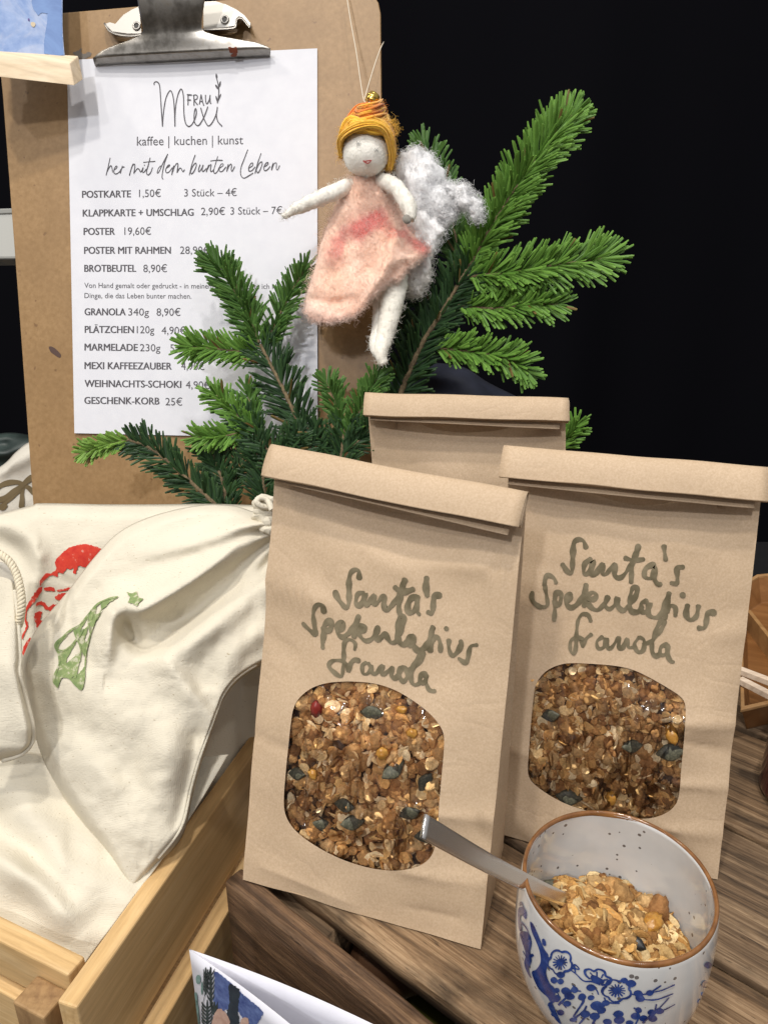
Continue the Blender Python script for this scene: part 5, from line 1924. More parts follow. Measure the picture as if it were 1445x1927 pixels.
# ---- the bag lying flat in the bottom of the box
NU, NV = 110, 90
zx, zy = coons([(-90, 1400), (60, 1420), (200, 1440), (430, 1420)], [(-60, 1725), (20, 1742), (90, 1780), (158, 1815)], [(-90, 1400), (-80, 1560), (-60, 1725)], [(430, 1420), (330, 1580), (158, 1815)], NU, NV)
zz = ease(zy, [1400, 1560, 1720, 1820], [.046, .013, -.008, -.014]) + .006 * nzgrid(zx, zy, .008, 21, 2) + ridge(zx, zy, [(20, 1500), (100, 1600), (160, 1700)], [.004, .010, .003], 40, 40) + ridge(zx, zy, [(-40, 1600), (60, 1660), (150, 1760)], [.008, .012, .004], 30, 34) - .006 * np.clip((zy - 1720) / 60, 0, 1)
zz = np.minimum(zz, ease(zy, [1400, 1560, 1680, 1820], [.09, .05, .010, -.004]))
pts = G(zx, zy, zz)
flat_bag = obj('drawstring_bag', pts.reshape(-1, 3), gridfaces(NV, NU), COTTON, solid=.0012)
tag(flat_bag, 'folded natural cotton bag lying flat at the bottom of the box, below the tree print', 'cloth bag', 'cotton bags in the pine box')

# =================================================================== behind the clipboard, left
wt = flat_mat('white_painted_rail', (.40, .40, .37), .55)
A_, B_p = P(-160, 402, .95), P(60, 396, .98)
C_, D_ = P(-160, 488, .95), P(60, 486, .98)
v = np.array([A_, B_p, D_, C_]); nn = unit(np.cross(B_p - A_, A_ - C_)); nn = nn if nn @ (CAM - A_) > 0 else -nn
v8 = np.vstack([v, v - nn * .03])
wr_ = obj('white_rail', v8, [[0, 1, 2, 3], [4, 7, 6, 5], [0, 4, 5, 1], [3, 2, 6, 7], [1, 5, 6, 2], [0, 3, 7, 4]], wt, smooth=False, bevel=.003)
tag(wr_, 'white painted wooden rail peeping out behind the left side of the clipboard', 'rail')
A_, B_p = P(-160, 398, .948), P(60, 391, .978)
v = np.array([A_, B_p, B_p - EZ * .006, A_ - EZ * .006]) + nn * .002
v8 = np.vstack([v, v - nn * .03])
obj('rail_lip', v8, [[0, 1, 2, 3], [4, 7, 6, 5], [0, 4, 5, 1], [3, 2, 6, 7], [1, 5, 6, 2], [0, 3, 7, 4]], wt, wr_, smooth=False, bevel=.001)

gx, gy = coons([(-90, 820), (-20, 817), (25, 814), (80, 822), (160, 826)], [(-90, 960), (0, 960), (160, 960)], [(-90, 820), (-90, 960)], [(160, 826), (160, 960)], 60, 40)
gd = .82 - ridge(gx, gy, [(-60, 855), (10, 850), (60, 830)], [.006, .008, .004], 10, 12) - ridge(gx, gy, [(-60, 840), (10, 838)], [-.006, -.008], 10, 10) - .004 * nzgrid(gx, gy, .03, 3, 2) + edge_curl(40, 60, 't', .02, .1)
gm = Mat('dark_green_cloth')
gm.color(gm.ramp(gm.noise(gm.coords(), 26, 3), [(.35, (.010, .018, .016)), (.65, (.04, .062, .055))]))
gm.set(Roughness=.5)
o, _, _ = cloth('green_cloth', gx, gy, gd, gm.m, 'dark green folded cloth behind the left edge of the clipboard', 'cloth')
tx, ty = coons([(-90, 925), (0, 878), (30, 850), (58, 830), (130, 800)], [(-90, 1080), (0, 1080), (130, 1080)], [(-90, 925), (-90, 1080)], [(130, 800), (130, 1080)], 60, 50)
td_ = .735 - .004 * nzgrid(tx, ty, .02, 5, 2) - ridge(tx, ty, [(-20, 905), (30, 870), (80, 840)], [.004, .006, .004], 14, 16) + edge_curl(50, 60, 't', .02, .08)
tote, tcv, tcf = cloth('printed_bag', tx, ty, td_, COTTON_SHADED, 'cotton bag with a brown line drawing, half hidden behind the clipboard on the left', 'cloth bag')
ft_ = caster(tcv, tcf)
mb = MB()
sT = lambda p: cropmap(p, 0, 780, 9.633)
for p, w in [([(-60, 1350), (60, 1270), (200, 1230), (330, 1230), (420, 1270)], .0045), ([(-60, 1560), (80, 1520), (250, 1400), (400, 1290), (500, 1200), (590, 1130)], .0050), ([(-60, 1690), (60, 1630), (220, 1500), (360, 1370)], .0035),
             ([(420, 1290), (500, 1310), (560, 1360), (620, 1420)], .0045), ([(405, 1330), (400, 1450), (405, 1560), (390, 1680)], .0042), ([(-20, 1680), (60, 1700), (120, 1640)], .004)]:
    stroke(mb, sT(p), w, ft_, lift=.0008, step=2)
mb.build('line_print', flat_mat('brown_print_ink', (.14, .10, .045), .8), tote)

# dark blue cloth far behind the right branch
nx, ny = coons([(690, 720), (740, 690), (800, 682), (870, 690), (920, 720), (985, 752)], [(690, 900), (850, 900), (985, 900)], [(690, 720), (690, 900)], [(985, 752), (985, 900)], 70, 50)
nd = .78 - .012 * nzgrid(nx, ny, .012, 8, 2) - ridge(nx, ny, [(760, 760), (820, 710), (900, 740)], [.006, .012, .004], 22, 26) + edge_curl(50, 70, 'tlr', .03, .14)
nm_ = Mat('navy_cloth')
nm_.color(nm_.ramp(nm_.noise(nm_.coords(), 40, 3), [(.3, (.006, .008, .018)), (.7, (.016, .02, .04))]))
nm_.set(Roughness=.8)
o, _, _ = cloth('navy_cloth', nx, ny, nd, nm_.m, 'dark navy cloth heaped behind the right fir branch and the back bag', 'cloth')

# =================================================================== FIR BRANCHES
bark = Mat('fir_bark')
bark.color(bark.ramp(bark.noise(bark.coords(), 320, 4, .65), [(.35, (.07, .048, .024)), (.65, (.20, .145, .075))]))
bark.set(Roughness=.85)
bark.bump(bark.noise(bark.coords(), 420, 3), .6, .001)
needle = Mat('fir_needles')
needle.color(needle.attr())
needle.set(Roughness=.5, Specular_IOR_Level=.3, Subsurface_Weight=.06, Subsurface_Radius=(.001, .002, .0005))


def needles(path, L0, dens, dark, bright, spread=1.0, up=None, ang=47, tipcone=True, wide=1.0):
    """flat blunt needles all round a twig (path = 3D points), brushed up towards `up`; returns verts, faces, colours"""
    path = np.asarray(path)
    seg = np.r_[0, np.cumsum(np.linalg.norm(np.diff(path, axis=0), axis=1))]
    n = int(seg[-1] * dens * 1.42)
    T_all = unit(np.gradient(path, axis=0))
    mb = MB()
    toC = np.array([0, -1.0, .45]) if up is None else up
    for k in range(n):
        s_ = (k + random.random()) / n
        d = s_ * seg[-1]
        p = np.array([np.interp(d, seg, path[:, i]) for i in range(3)])
        T = unit(np.array([np.interp(d, seg, T_all[:, i]) for i in range(3)]))
        A = unit(np.cross(T, toC)); B = unit(np.cross(A, T))       # A sideways, B towards the viewer side
        # angle round the twig: most needles leave sideways, some forward
        side = random.choice((-1, 1))
        phi = side * (PI / 2) * (1 - abs(random.gauss(0, .42)) * spread) if random.random() < .86 else random.uniform(-PI, PI)
        # phi = 0 is towards B
        rad = A * math.sin(phi) + B * math.cos(phi)
        a_ = math.radians(ang + random.gauss(0, 10))
        if tipcone and s_ > .86:
            a_ *= .35 + .65 * (1 - s_) / .14
        dirn = unit(T * math.cos(a_) + rad * math.sin(a_))
        L = L0 * (random.uniform(.80, 1.08) if random.random() < .92 else random.uniform(.45, .8)) * (1 - .25 * max(0, s_ - .85) / .15) * (.72 + .28 * min(1, s_ / .12))
        L *= 1 - .22 * math.cos(phi) ** 2
        wdt = unit(np.cross(dirn, B * .9 + rad * .25 + np.array([random.gauss(0, .25) for _ in range(3)]))); nor = unit(np.cross(wdt, dirn))
        w, t = .00086 * wide * random.uniform(.85, 1.15), .00030
        bend = nor * L * random.uniform(.02, .12) * (1 if nor @ B > 0 else -1)
        V = []
        for (q, ww) in ((0, .45), (.18, .95), (.55, 1.0), (.90, .95), (1.0, .62)):
            c = p + dirn * L * q + bend * q * q
            V += [c - wdt * w * ww, c + nor * t * 1.0, c + wdt * w * ww, c - nor * t]
        V = np.array(V)
        f = gridfaces(5, 4, True) + [[16, 17, 18, 19]]
        mixv = random.random()
        if random.random() < .012:
            bright_, dark_ = (.16, .10, .03), (.10, .07, .02)
        else:
            bright_, dark_ = bright, dark
        base = np.array(dark_) * (1 - mixv) + np.array(bright_) * mixv
        tipc = base * 1.25 + np.array([.02, .03, .006])
        cc = np.repeat(np.stack([base * .9, base, base, base * 1.05, tipc]), 4, 0)
        mb.add(V, f, cc)
    return mb


OLD = ((.012, .034, .012), (.030, .072, .022))
MID = ((.038, .098, .018), (.078, .165, .032))
NEW = ((.070, .165, .022), (.135, .270, .044))
FRESH = ((.11, .21, .030), (.18, .31, .055))


def twig_path(pts, n=40):
    """pts: (px, py, depth)"""
    q = smooth_poly([tuple(P(x, y, d)) for x, y, d in pts], n)
    return q


def fir(label, main, stem_r, twigs, mainneedles=None, back=0.0):
    main = [(x, y, d + back) for x, y, d in main]
    twigs = [([(x, y, d + back) for x, y, d in t[0]],) + tuple(t[1:]) for t in twigs]
    mp_ = twig_path(main, 60)
    root = thing('fir_branch', label, 'fir branch', mp_[0], 'fir branches')
    v, f = tube(mp_, np.linspace(stem_r, stem_r * .55, 60), 9)
    v = v + .0002 * np.array([[mnoise.noise(Vector(tuple(p * 900))) for _ in range(3)] for p in v])
    obj('stem', v, f, bark.m, root)
    if mainneedles:
        (t0, t1, L, dens, pal, spread) = mainneedles
        k0, k1 = int(t0 * 59), int(t1 * 59) + 1
        needles(mp_[k0:k1], L, dens, *pal, spread=spread, tipcone=False, wide=1.12 if back else 1.0).build('needles', needle.m, root, smooth=False)
    for (pts, L, dens, pal, spread) in twigs:
        tp = twig_path(pts, 40)
        v, f = tube(tp, np.linspace(stem_r * .55, stem_r * .25, 40), 7)
        tw = obj('twig', v, f, bark.m, root)
        needles(tp, L * (1.27 if back else 1.05), dens, *pal, spread=spread, wide=1.12 if back else 1.0).build('needles', needle.m, tw, smooth=False)
    return root


D1 = .575
fir('tall fir branch standing against the black curtain, right of the felt angel',
    [(735, 800, .585), (752, 745, .58), (790, 655, .575), (830, 590, .57), (862, 535, .565), (884, 498, .562)], .0028,
    [([(882, 502, .562), (925, 425, .555), (985, 330, .548), (1036, 260, .545), (1079, 213, .545)], .0215, 2600, NEW, .95),
     ([(880, 520, .562), (960, 512, .552), (1050, 498, .546), (1146, 484, .544)], .0205, 2200, NEW, .85),
     ([(862, 575, .566), (930, 580, .558), (1000, 572, .552), (1050, 572, .55)], .0165, 2200, NEW, .85),
     ([(818, 655, .572), (890, 662, .565), (955, 676, .56), (992, 700, .558)], .0170, 2100, NEW, .9),
     ([(868, 520, .566), (858, 450, .580), (840, 380, .600), (812, 310, .612), (797, 272, .615)], .0185, 1900, MID, .8),
     ([(828, 590, .572), (792, 540, .582), (770, 480, .588), (758, 430, .59)], .0185, 1600, OLD, .7),
     ([(790, 655, .577), (750, 610, .586), (725, 560, .590)], .0180, 1500, OLD, .7)],
    (.0, 1.0, .0265, 1500, OLD, .6), back=.032)
fir('fir branch in front of the price sheet, forking into three bright tips',
    [(600, 900, .565), (585, 850, .568), (560, 790, .572), (528, 722, .576), (502, 672, .580), (490, 648, .582)], .0024,
    [([(488, 645, .582), (462, 585, .583), (428, 525, .584), (401, 488, .585)], .0195, 2500, MID, .85),
     ([(500, 655, .582), (520, 605, .584), (548, 550, .586), (576, 502, .586)], .0165, 2000, MID, .85),
     ([(490, 664, .581), (440, 660, .580), (392, 655, .578), (350, 652, .576)], .0175, 2300, NEW, .85)],
    (.0, 1.0, .0250, 1500, OLD, .65))
fir('smaller fir branch with two pale tips over the lower edge of the price sheet',
    [(545, 910, .558), (515, 860, .562), (480, 815, .568), (455, 790, .570)], .0020,
    [([(478, 815, .568), (448, 782, .571), (420, 755, .573), (400, 738, .574)], .0160, 2100, NEW, .85),
     ([(490, 820, .566), (478, 785, .570), (468, 750, .574), (462, 728, .576)], .0140, 1800, MID, .85),
     ([(470, 812, .568), (435, 818, .566), (400, 824, .564), (370, 822, .563)], .0150, 2000, NEW, .85)],
    (.0, 1.0, .0200, 1500, OLD, .65))
fir('drooping dark fir branch with one pale green tip, lowest at the left',
    [(440, 985, .552), (395, 940, .556), (340, 890, .560), (285, 845, .564), (238, 826, .566)], .0020,
    [([(242, 828, .566), (205, 836, .566), (175, 846, .566), (158, 852, .566)], .0125, 2300, FRESH, .85)],
    (.0, .98, .0200, 1700, OLD, .65))
fir('short dark fir branch between the drooping one and the nearest bag',
    [(432, 985, .562), (424, 930, .566), (412, 885, .569), (396, 845, .571)], .0017,
    [([(412, 890, .569), (395, 860, .571), (382, 838, .572)], .0150, 1700, OLD, .7), ([(428, 930, .566), (450, 890, .569), (462, 850, .571)], .0160, 1600, OLD, .7)],
    (.0, 1.0, .0180, 1700, OLD, .65))
fir('dark fir branch right behind the nearest bag rolled top',
    [(505, 990, .556), (498, 930, .560), (492, 880, .564), (474, 825, .568)], .0018,
    [([(495, 900, .562), (540, 850, .566), (560, 820, .568)], .0180, 1700, OLD, .7)],
    (.0, 1.0, .0200, 1800, OLD, .65))
fir('fir twigs with bright tips on the hardboard between price sheet and back bag',
    [(640, 930, .562), (640, 880, .565), (645, 830, .568), (650, 800, .570)], .0018,
    [([(648, 810, .570), (636, 770, .573), (622, 735, .575), (612, 715, .576)], .0150, 1900, MID, .85),
     ([(655, 830, .568), (672, 785, .571), (694, 740, .573), (712, 706, .574)], .0155, 1900, MID, .85),
     ([(645, 850, .567), (600, 820, .569), (570, 800, .570)], .0180, 1700, OLD, .7), ([(650, 850, .566), (685, 820, .566), (700, 800, .566)], .0160, 1600, OLD, .7)],
    (.0, 1.0, .0200, 1600, OLD, .7))
fir('fir twig tip sticking out to the right of the plain back bag',
    [(1000, 930, .60), (1030, 880, .598), (1050, 845, .596)], .0016,
    [([(1046, 850, .596), (1068, 822, .595), (1085, 800, .594)], .0165, 2200, NEW, .95)], None)

# =================================================================== FELT ANGEL


def fuzz(mb, pts, nrm, cols, n, length, rad=.00007, curl=.7, lay=.5, droop=.0, seg=6, idx=None):
    """loose wool fibres standing off a surface"""
    pts = np.asarray(pts); nrm = np.asarray(nrm); cols = np.asarray(cols)
    for k in range(n):
        i = rng.integers(len(pts)) if idx is None else idx[rng.integers(len(idx))]
        L = length * rng.uniform(.4, 1.2)
        d = unit(nrm[i] * rng.uniform(.25, 1.0) + rng.normal(size=3) * lay)
        w = rng.normal(size=3); w -= (w @ d) * d; w = unit(w)
        w2 = np.cross(d, w)
        c = pts[i] - nrm[i] * .0004
        path = [c]
        ph = rng.uniform(0, 6); fr_ = rng.uniform(1.5, 4.5) * curl
        for s_ in range(seg):
            t = (s_ + 1) / seg
            dd = unit(d + curl * (w * math.sin(ph + fr_ * t * 2) + w2 * math.cos(ph + fr_ * t * 2)) - EZ * droop * t - nrm[i] * .35 * t)
            path.append(path[-1] + dd * L / seg)
        v, f = tube(np.array(path), rad * np.linspace(1.1, .5, seg + 1), 3, cap=False)
        mb.add(v, f, np.tile(cols[i] * rng.uniform(.92, 1.08), (len(v), 1)))


def vnormals(v, f):
    n = np.zeros_like(v)
    for q in f:
        if len(q) < 3:
            continue
        a = np.cross(v[q[1]] - v[q[0]], v[q[2]] - v[q[0]])
        for i in q:
            n[i] += a
    return unit(n + 1e-12)


def outward(v, n):
    c = v.mean(0)
    s = np.sign(((v - c) * n).sum(1).sum())
    return n * (s if s else 1)


def feltpart(name, v, f, col, parent, nf=0, length=.004, amp=.0006, sc=260, lay=.6, curl=.7, rad=.00007, colfun=None, loc=None, droop=0.0):
    v = np.asarray(v).copy()
    n = outward(v, vnormals(v, f))
    v += n * np.array([mnoise.fractal(Vector(tuple(p * sc)), 1, 2, 3) for p in v])[:, None] * amp
    cols = np.tile(np.asarray(col, float), (len(v), 1)) if colfun is None else colfun(v)
    mb = MB()
    mb.add(v, f, cols)
    if nf:
        fuzz(mb, v, n, cols, nf, length, rad=rad, lay=lay, curl=curl, droop=droop)
    return mb.build(name, FELT, parent)


WOOLW = (.80, .765, .68)
angel = thing('felt_angel', 'hanging felted wool angel with orange hair, peach dress and a fluffy white wing', 'felt doll', P(690, 440, .572))
DA = .562
pxm = DA / F                                  # metres per photo pixel at the doll
AX = np.stack([np.array([1, 0, 0.]), np.array([0, ct, -st]), np.array([0, st, ct])])   # right, forward, up


def limb(name, pts, radii, nf=260, col=WOOLW):
    path = smooth_poly([tuple(P(x, y, d)) for x, y, d in pts], 46)
    r = np.interp(np.linspace(0, 1, 46), np.linspace(0, 1, len(radii)), radii) * pxm
    v, f = tube(path, r, 16)
    return feltpart(name, v, f, col, angel, nf, .0050, .0009, 300, lay=1.0, rad=.00010)


# wing first (behind)
def wingshape(cx, cy, d, rx, ry, th, rot):
    v, f = ellipsoid((0, 0, 0), (rx * pxm, th, ry * pxm), 44, 30)
    c_, s_ = math.cos(rot), math.sin(rot)
    M = np.array([[c_, 0, -s_], [0, 1, 0], [s_, 0, c_]])
    v = v @ M.T
    return v @ AX + P(cx, cy, d), f


mbw = MB()
for (cx, cy, d, rx, ry, th, rot, nf) in [(790, 345, .583, 46, 66, .011, .25, 900), (815, 372, .582, 58, 36, .009, -.5, 700), (868, 370, .576, 38, 13, .0050, -.62, 420), (894, 392, .574, 9, 24, .0035, .35, 220),
                                         (800, 425, .585, 40, 50, .010, .1, 500), (775, 480, .586, 42, 70, .010, -.1, 420), (785, 528, .585, 22, 26, .006, -.3, 300), (838, 405, .581, 18, 16, .006, 0, 200)]:
    v, f = wingshape(cx, cy, d, rx, ry, th, rot)
    n = outward(v, vnormals(v, f))
    v = v + n * (np.array([mnoise.fractal(Vector(tuple(p * 95)), 1, 2, 4) for p in v]) * .0048)[:, None]
    v = v + n * (np.array([mnoise.fractal(Vector(tuple(p * 420)), 1, 2, 3) for p in v]) * .0011)[:, None]
    low_ = np.clip((cy - 400) / 120, 0, 1)
    cols = np.tile(np.array([.84, .84, .85]) * (1 - low_) + np.array([.80, .76, .71]) * low_, (len(v), 1))
    mbw.add(v, f, cols)
    fuzz(mbw, v, n, cols, nf * 3, .012, rad=.00010, lay=.9, curl=1.5, seg=9)
mbw.build('wing', FELT, angel)

limb('leg', [(742, 520, .570), (738, 560, .566), (730, 610, .562), (722, 640, .560), (716, 664, .556), (722, 686, .556)], [27, 25, 21, 17, 15, 8], 600, (.80, .76, .66))
limb('leg', [(722, 520, .574), (720, 560, .573), (716, 610, .570), (712, 640, .566), (709, 655, .560), (712, 668, .558)], [18, 18, 17, 16, 17, 9], 400)

# dress: a closed felt shell, bulging towards the viewer, with an uneven hem
NU, NV = 90, 110
dx, dy = coons([(650, 340), (668, 330), (690, 328), (715, 332), (734, 345)], [(574, 585), (590, 602), (622, 606), (655, 598), (678, 585), (700, 556), (722, 538), (738, 525), (748, 528), (765, 505), (790, 486), (806, 470)],
               [(650, 340), (638, 372), (622, 410), (606, 450), (594, 500), (578, 552), (574, 585)], [(734, 345), (752, 385), (766, 425), (786, 448), (806, 470)], NU, NV)
u = np.linspace(0, 1, NU)[None] * np.ones((NV, 1)); vv_ = np.linspace(0, 1, NV)[:, None] * np.ones((1, NU))
bul = (.012 + .010 * vv_) * np.sqrt(np.clip(1 - (2 * u - 1) ** 2, 0, 1))
fo = .0060 * nzgrid(dx, dy, .013, 2.0, 2) + .0009 * nzgrid(dx, dy, .05, 5.0, 2)
fo += ridge(dx, dy, [(700, 345), (735, 400), (745, 440), (728, 490), (700, 540), (680, 580)], [.001, .004, .007, .007, .006, .004], 14, 10)
fo += ridge(dx, dy, [(806, 470), (775, 480), (745, 490), (725, 515), (700, 548)], [.004, .006, .006, .005, .003], 10, 14)
fo += ridge(dx, dy, [(640, 400), (615, 470), (590, 540)], [.001, .004, .004], 18, 18)
fo += ridge(dx, dy, [(735, 450), (760, 470), (800, 480)], [-.004, -.006, -.002], 12, 10)
fo += ridge(dx, dy, [(590, 580), (620, 598), (655, 590)], [.003, .005, .003], 12, 12) + ridge(dx, dy, [(578, 560), (620, 568), (665, 562)], [-.002, -.004, -.002], 8, 8)
dd_ = .576 - bul - fo
front = P(dx, dy, dd_)
back = P(dx, dy, .578 + .006 * np.sqrt(np.clip(1 - (2 * u - 1) ** 2, 0, 1)) * (1 - .6 * vv_))


def dresscol(px, py):
    c = np.tile(np.array([.88, .54, .39]), (len(px), 1))
    pale_ = np.clip(.5 + .9 * np.array([mnoise.fractal(Vector((x * .02, y * .02, 4)), 1, 2, 3) for x, y in zip(px, py)]), 0, 1)[:, None]
    c = c * (1 - .5 * pale_) + np.array([.90, .68, .56]) * .5 * pale_
    wob = np.array([mnoise.fractal(Vector((x * .03, y * .03, 9)), 1, 2, 3) for x, y in zip(px, py)]) * 14

    def blobm(cx, cy, rx, ry, rot):
        c_, s_ = math.cos(rot), math.sin(rot)
        X = (px - cx) * c_ + (py - cy) * s_; Y = -(px - cx) * s_ + (py - cy) * c_
        return np.clip(1.5 - np.hypot(X / (rx + wob), Y / (ry + wob)), 0, 1)[:, None]
    for (m, col) in ((blobm(680, 428, 34, 22, -.45), (.66, .125, .115)), (blobm(705, 412, 20, 13, -.5), (.66, .14, .13)), (blobm(640, 462, 12, 34, .35), (.68, .24, .20)), (blobm(760, 442, 44, 11, .55), (.72, .19, .15)), (blobm(798, 462, 16, 11, .7), (.70, .15, .13))):
        c = c * (1 - .88 * m) + np.array(col) * .88 * m
    hem = np.clip((py - 560) / 40, 0, 1)[:, None] * np.clip((690 - px) / 40, 0, 1)[:, None]
    return c * (1 - .45 * hem) + np.array([.62, .40, .36]) * .45 * hem


v = np.vstack([front.reshape(-1, 3), back.reshape(-1, 3)])
m_ = NU * NV
f = gridfaces(NV, NU) + [[a + m_ for a in q[::-1]] for q in gridfaces(NV, NU)]
for i in range(NV - 1):
    f.append([i * NU, (i + 1) * NU, (i + 1) * NU + m_, i * NU + m_]); f.append([i * NU + NU - 1 + m_, (i + 1) * NU + NU - 1 + m_, (i + 1) * NU + NU - 1, i * NU + NU - 1])
for j in range(NU - 1):
    a = (NV - 1) * NU + j
    f.append([a, a + m_, a + 1 + m_, a + 1])
pc = dresscol(dx.ravel(), dy.ravel())
cols = np.vstack([pc, pc])
mb = MB()
mb.add(v, f, cols)
nrm = np.zeros_like(front)
du = np.gradient(front, axis=1); dv = np.gradient(front, axis=0)
nf_ = unit(np.cross(dv, du).reshape(-1, 3) + 1e-12)
nf_ = np.where((nf_ * (CAM - front.reshape(-1, 3))).sum(1, keepdims=True) < 0, -nf_, nf_)
fuzz(mb, front.reshape(-1, 3), nf_, pc * .6 + .4 * np.array([.90, .74, .66]), 5500, .0130, rad=.00008, lay=1.6, curl=1.0, seg=9)
edge_idx = np.array([i * NU for i in range(NV)] + [(NV - 1) * NU + j for j in range(NU)] * 4 + [(NV - 2) * NU + j for j in range(NU)] * 2 + [i * NU + NU - 1 for i in range(NV)])
en = unit(front.reshape(-1, 3) - front.reshape(-1, 3).mean(0))
fuzz(mb, front.reshape(-1, 3), en, pc * .6 + .4 * np.array([.82, .66, .58]), 2200, .008, rad=.00010, lay=.9, curl=1.4, seg=8, idx=edge_idx)
mb.build('dress', FELT, angel)

# arms
limb('arm', [(676, 346, .570), (650, 352, .563), (628, 362, .558), (590, 378, .556), (555, 394, .556), (532, 408, .557)], [11, 14, 15, 14, 11, 4], 700, (.80, .765, .68))
limb('arm', [(704, 336, .570), (724, 342, .562), (745, 352, .553), (762, 375, .549), (772, 398, .546), (770, 412, .545)], [11, 14, 15, 14, 16, 9], 700, (.80, .765, .68))
v, f = ellipsoid(P(766, 412, .5365), (.0030, .0016, .0034), 18, 12, AX)
feltpart('hand_mark', v, f, (.22, .20, .17), angel, 30, .0015, .0005)

# head and face
hc = P(688, 287, .556)
v, f = ellipsoid(hc, (43 * pxm, 40 * pxm, 42 * pxm), 44, 32, AX)
head = feltpart('head', v, f, (.86, .83, .75), angel, 1500, .0035, .0004, 330, lay=1.1, rad=.00009)
fhead = caster(v, f)


def facestroke(name, strokes, w, col):
    mb = MB()
    for s_ in strokes:
        stroke(mb, s_, w, fhead, lift=.0010, step=1.2)
    return mb.build(name, flat_mat(name + '_thread', col, .9), head)


e = lambda x, y, r: [[(x - r, y), (x + r, y)], [(x - r * .7, y - r * .8), (x + r * .7, y + r * .8)], [(x + r * .7, y - r * .8), (x - r * .7, y + r * .8)]]
facestroke('eye', e(675, 270, 4.5), .00036, (.34, .34, .33))
facestroke('eye', e(707, 282, 4.5), .00036, (.34, .34, .33))
facestroke('mouth', [[(684, 301), (688, 304), (693, 305), (698, 300)], [(687, 302), (692, 301), (697, 300)]], .0009, (.52, .11, .10))

# hair: orange and yellow wool laid round the head and up into a bun
mbh = MB()
ORG, YEL = np.array([.70, .19, .018]), np.array([.88, .47, .040])


def lock(pts, r, col, nf=26):
    path = smooth_poly([tuple(P(x, y, d)) for x, y, d in pts], 30)
    env = (.30 + .70 * np.sin(np.linspace(.25, PI - .25, 30)))[:, None]
    T = unit(np.gradient(path, axis=0)); A = unit(np.cross(T, [.3, -1, .2])); Bv = np.cross(T, A)
    ns = 15
    for q in range(ns):                   # a lock is a bundle of thin wool strands that wander a little
        a0 = rng.uniform(0, 2 * PI); rr0 = r * pxm * .78 * math.sqrt(rng.random())
        tw = rng.uniform(-1.4, 1.4)
        aa = a0 + tw * np.linspace(0, 1, 30)
        p = path + env * rr0 * (np.cos(aa)[:, None] * A + np.sin(aa)[:, None] * Bv)
        p = p + .0007 * np.array([[mnoise.noise(Vector((k * .12 + q * 5, i * 3.3, q))) for i in range(3)] for k in range(30)])
        v, f = tube(p, r * pxm * rng.uniform(.14, .30) * env[:, 0], 6)
        cc = np.tile(np.clip(col * rng.uniform(.68, 1.18), 0, 1), (len(v), 1))
        mbh.add(v, f, cc)
        if q % 3 == 0:
            n = vnormals(v, f); n = np.where(((v - np.repeat(p, 6, 0)) * n).sum(1, keepdims=True) < 0, -n, n)
            fuzz(mbh, v, n, cc, nf // 3, .007, rad=.00009, lay=1.0, curl=1.0)


bv, bf = ellipsoid(P(694, 240, .566), (44 * pxm, 34 * pxm, 40 * pxm), 30, 20, AX)
mbh.add(bv, bf, np.tile(YEL * .9, (len(bv), 1)))
bv, bf = ellipsoid(P(692, 285, .572), (50 * pxm, 40 * pxm, 44 * pxm), 30, 20, AX)
mbh.add(bv, bf, np.tile(YEL * .9, (len(bv), 1)))
for k in range(16):                       # sweep over the brow and down the sides
    t = k / 15
    jx, jy = rng.normal(0, 3.0), rng.normal(0, 4.0)
    lock([(641 + 3 * t, 296 - 6 * t, .556 + .012 * t), (640 + 8 * t, 262 - 14 * t, .545 + .012 * t), (662 + 4 * t + jx, 240 - 14 * t + jy, .537 + .014 * t), (700 + jx, 236 - 14 * t - jy, .536 + .014 * t), (728 + 3 * t, 252 - 10 * t, .541 + .012 * t), (737 + 2 * t, 290, .551 + .012 * t), (734 - 3 * t, 318 - 4 * t, .558 + .012 * t)], rng.uniform(6, 10), (YEL if rng.random() < .6 else ORG * rng.uniform(.3, .7) + YEL * .4) * rng.uniform(.8, 1.1), 60)
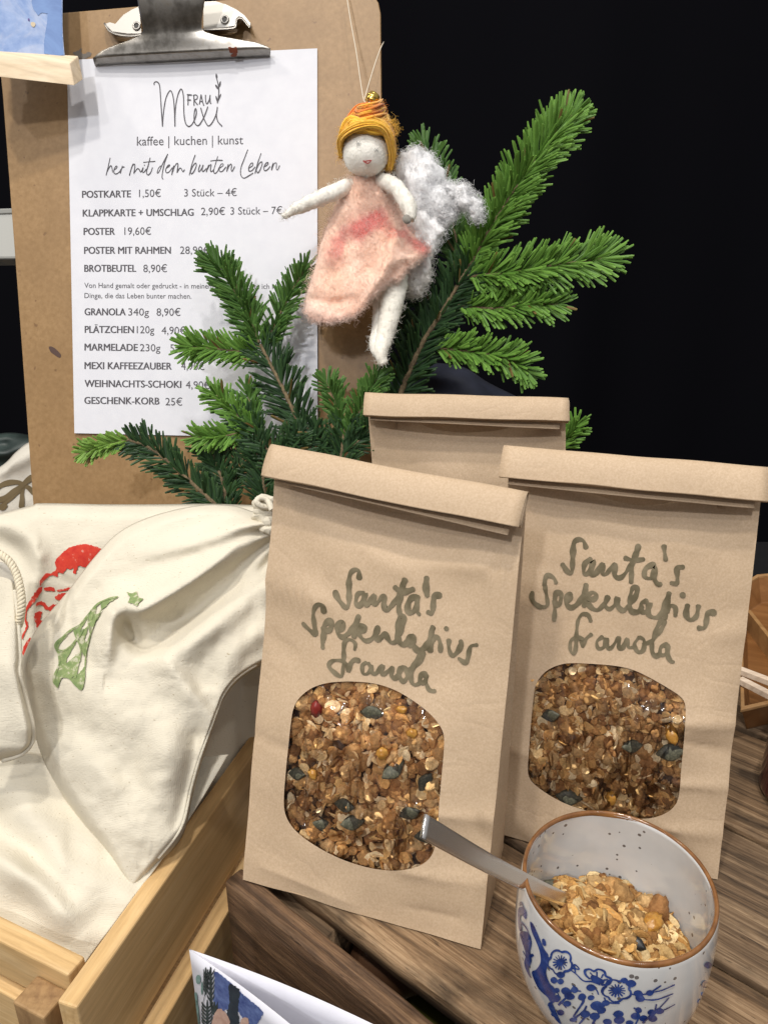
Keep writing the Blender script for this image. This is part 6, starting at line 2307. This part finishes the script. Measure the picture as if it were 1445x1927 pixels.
for k in range(8):                        # right side fall
    lock([(726 + k, 255, .548 + .004 * k), (738, 285, .553 + .004 * k), (731 - k, 318, .560 + .003 * k)], 8, YEL * (1 - .05 * (k % 3)), 34)
for k in range(10):                       # bun: crossing turns
    yy = 246 - k * 4.7
    wv = 42 - k * 1.7
    sl = 10 - 3 * (k % 3)
    c = ORG if k in (4, 7, 8) else (ORG * .5 + YEL * .5 if k in (5, 9) else YEL)
    lock([(692 - wv, yy + sl, .566), (692 - wv * .6, yy + 2, .548), (692, yy - 4, .541), (692 + wv * .6, yy - 8, .548), (692 + wv, yy - sl - 6, .566)], 9.5, c)
for k in range(5):                        # orange back-left strand climbing up
    lock([(652 + k * 3, 250 - k * 2, .556), (658 + k * 3, 222, .552), (675 + k * 4, 204 - k, .553), (700 + k * 3, 197, .558)], 8, ORG)
cc_ = np.tile(YEL, (1, 1))
fuzz(mbh, P(*np.array([(740, 235), (744, 242), (742, 250), (736, 228)]).T, np.array([.556] * 4)), np.tile(np.array([1, 0, .2]), (4, 1)), np.tile(YEL, (4, 1)), 90, .011, rad=.00008, lay=.7, curl=1.4, seg=9)
mbh.build('hair', FELT, angel)

# bell and thread
gold = flat_mat('brass_bell', (.62, .42, .10), .22, Metallic=1.0)
bc = P(701, 186, .556)
v, f = ellipsoid(bc, (13 * pxm, 13 * pxm, 14 * pxm), 32, 22, AX)
rel = (v - bc) / (13 * pxm)
v = v + unit(v - bc) * (.0003 * np.sin(rel @ np.array([.5, .3, .8]) * 11))[:, None]
obj('bell', v, f, gold, angel)
thr = flat_mat('cream_thread', (.66, .58, .46), .8)
mb = MB()
for pts in ([(684, 188, .556), (678, 150, .560), (670, 95, .566), (660, 40, .572), (652, -10, .577), (647, -40, .580)], [(685, 188, .556), (696, 150, .565), (708, 112, .575), (717, 88, .583), (722, 78, .600)], [(684, 188, .556), (690, 194, .554), (698, 190, .553)]):
    path = smooth_poly([tuple(P(x, y, d)) for x, y, d in pts], 50)
    v, f = tube(path, .00036, 6)
    mb.add(v, f)
mb.build('hanging_thread', thr, angel)
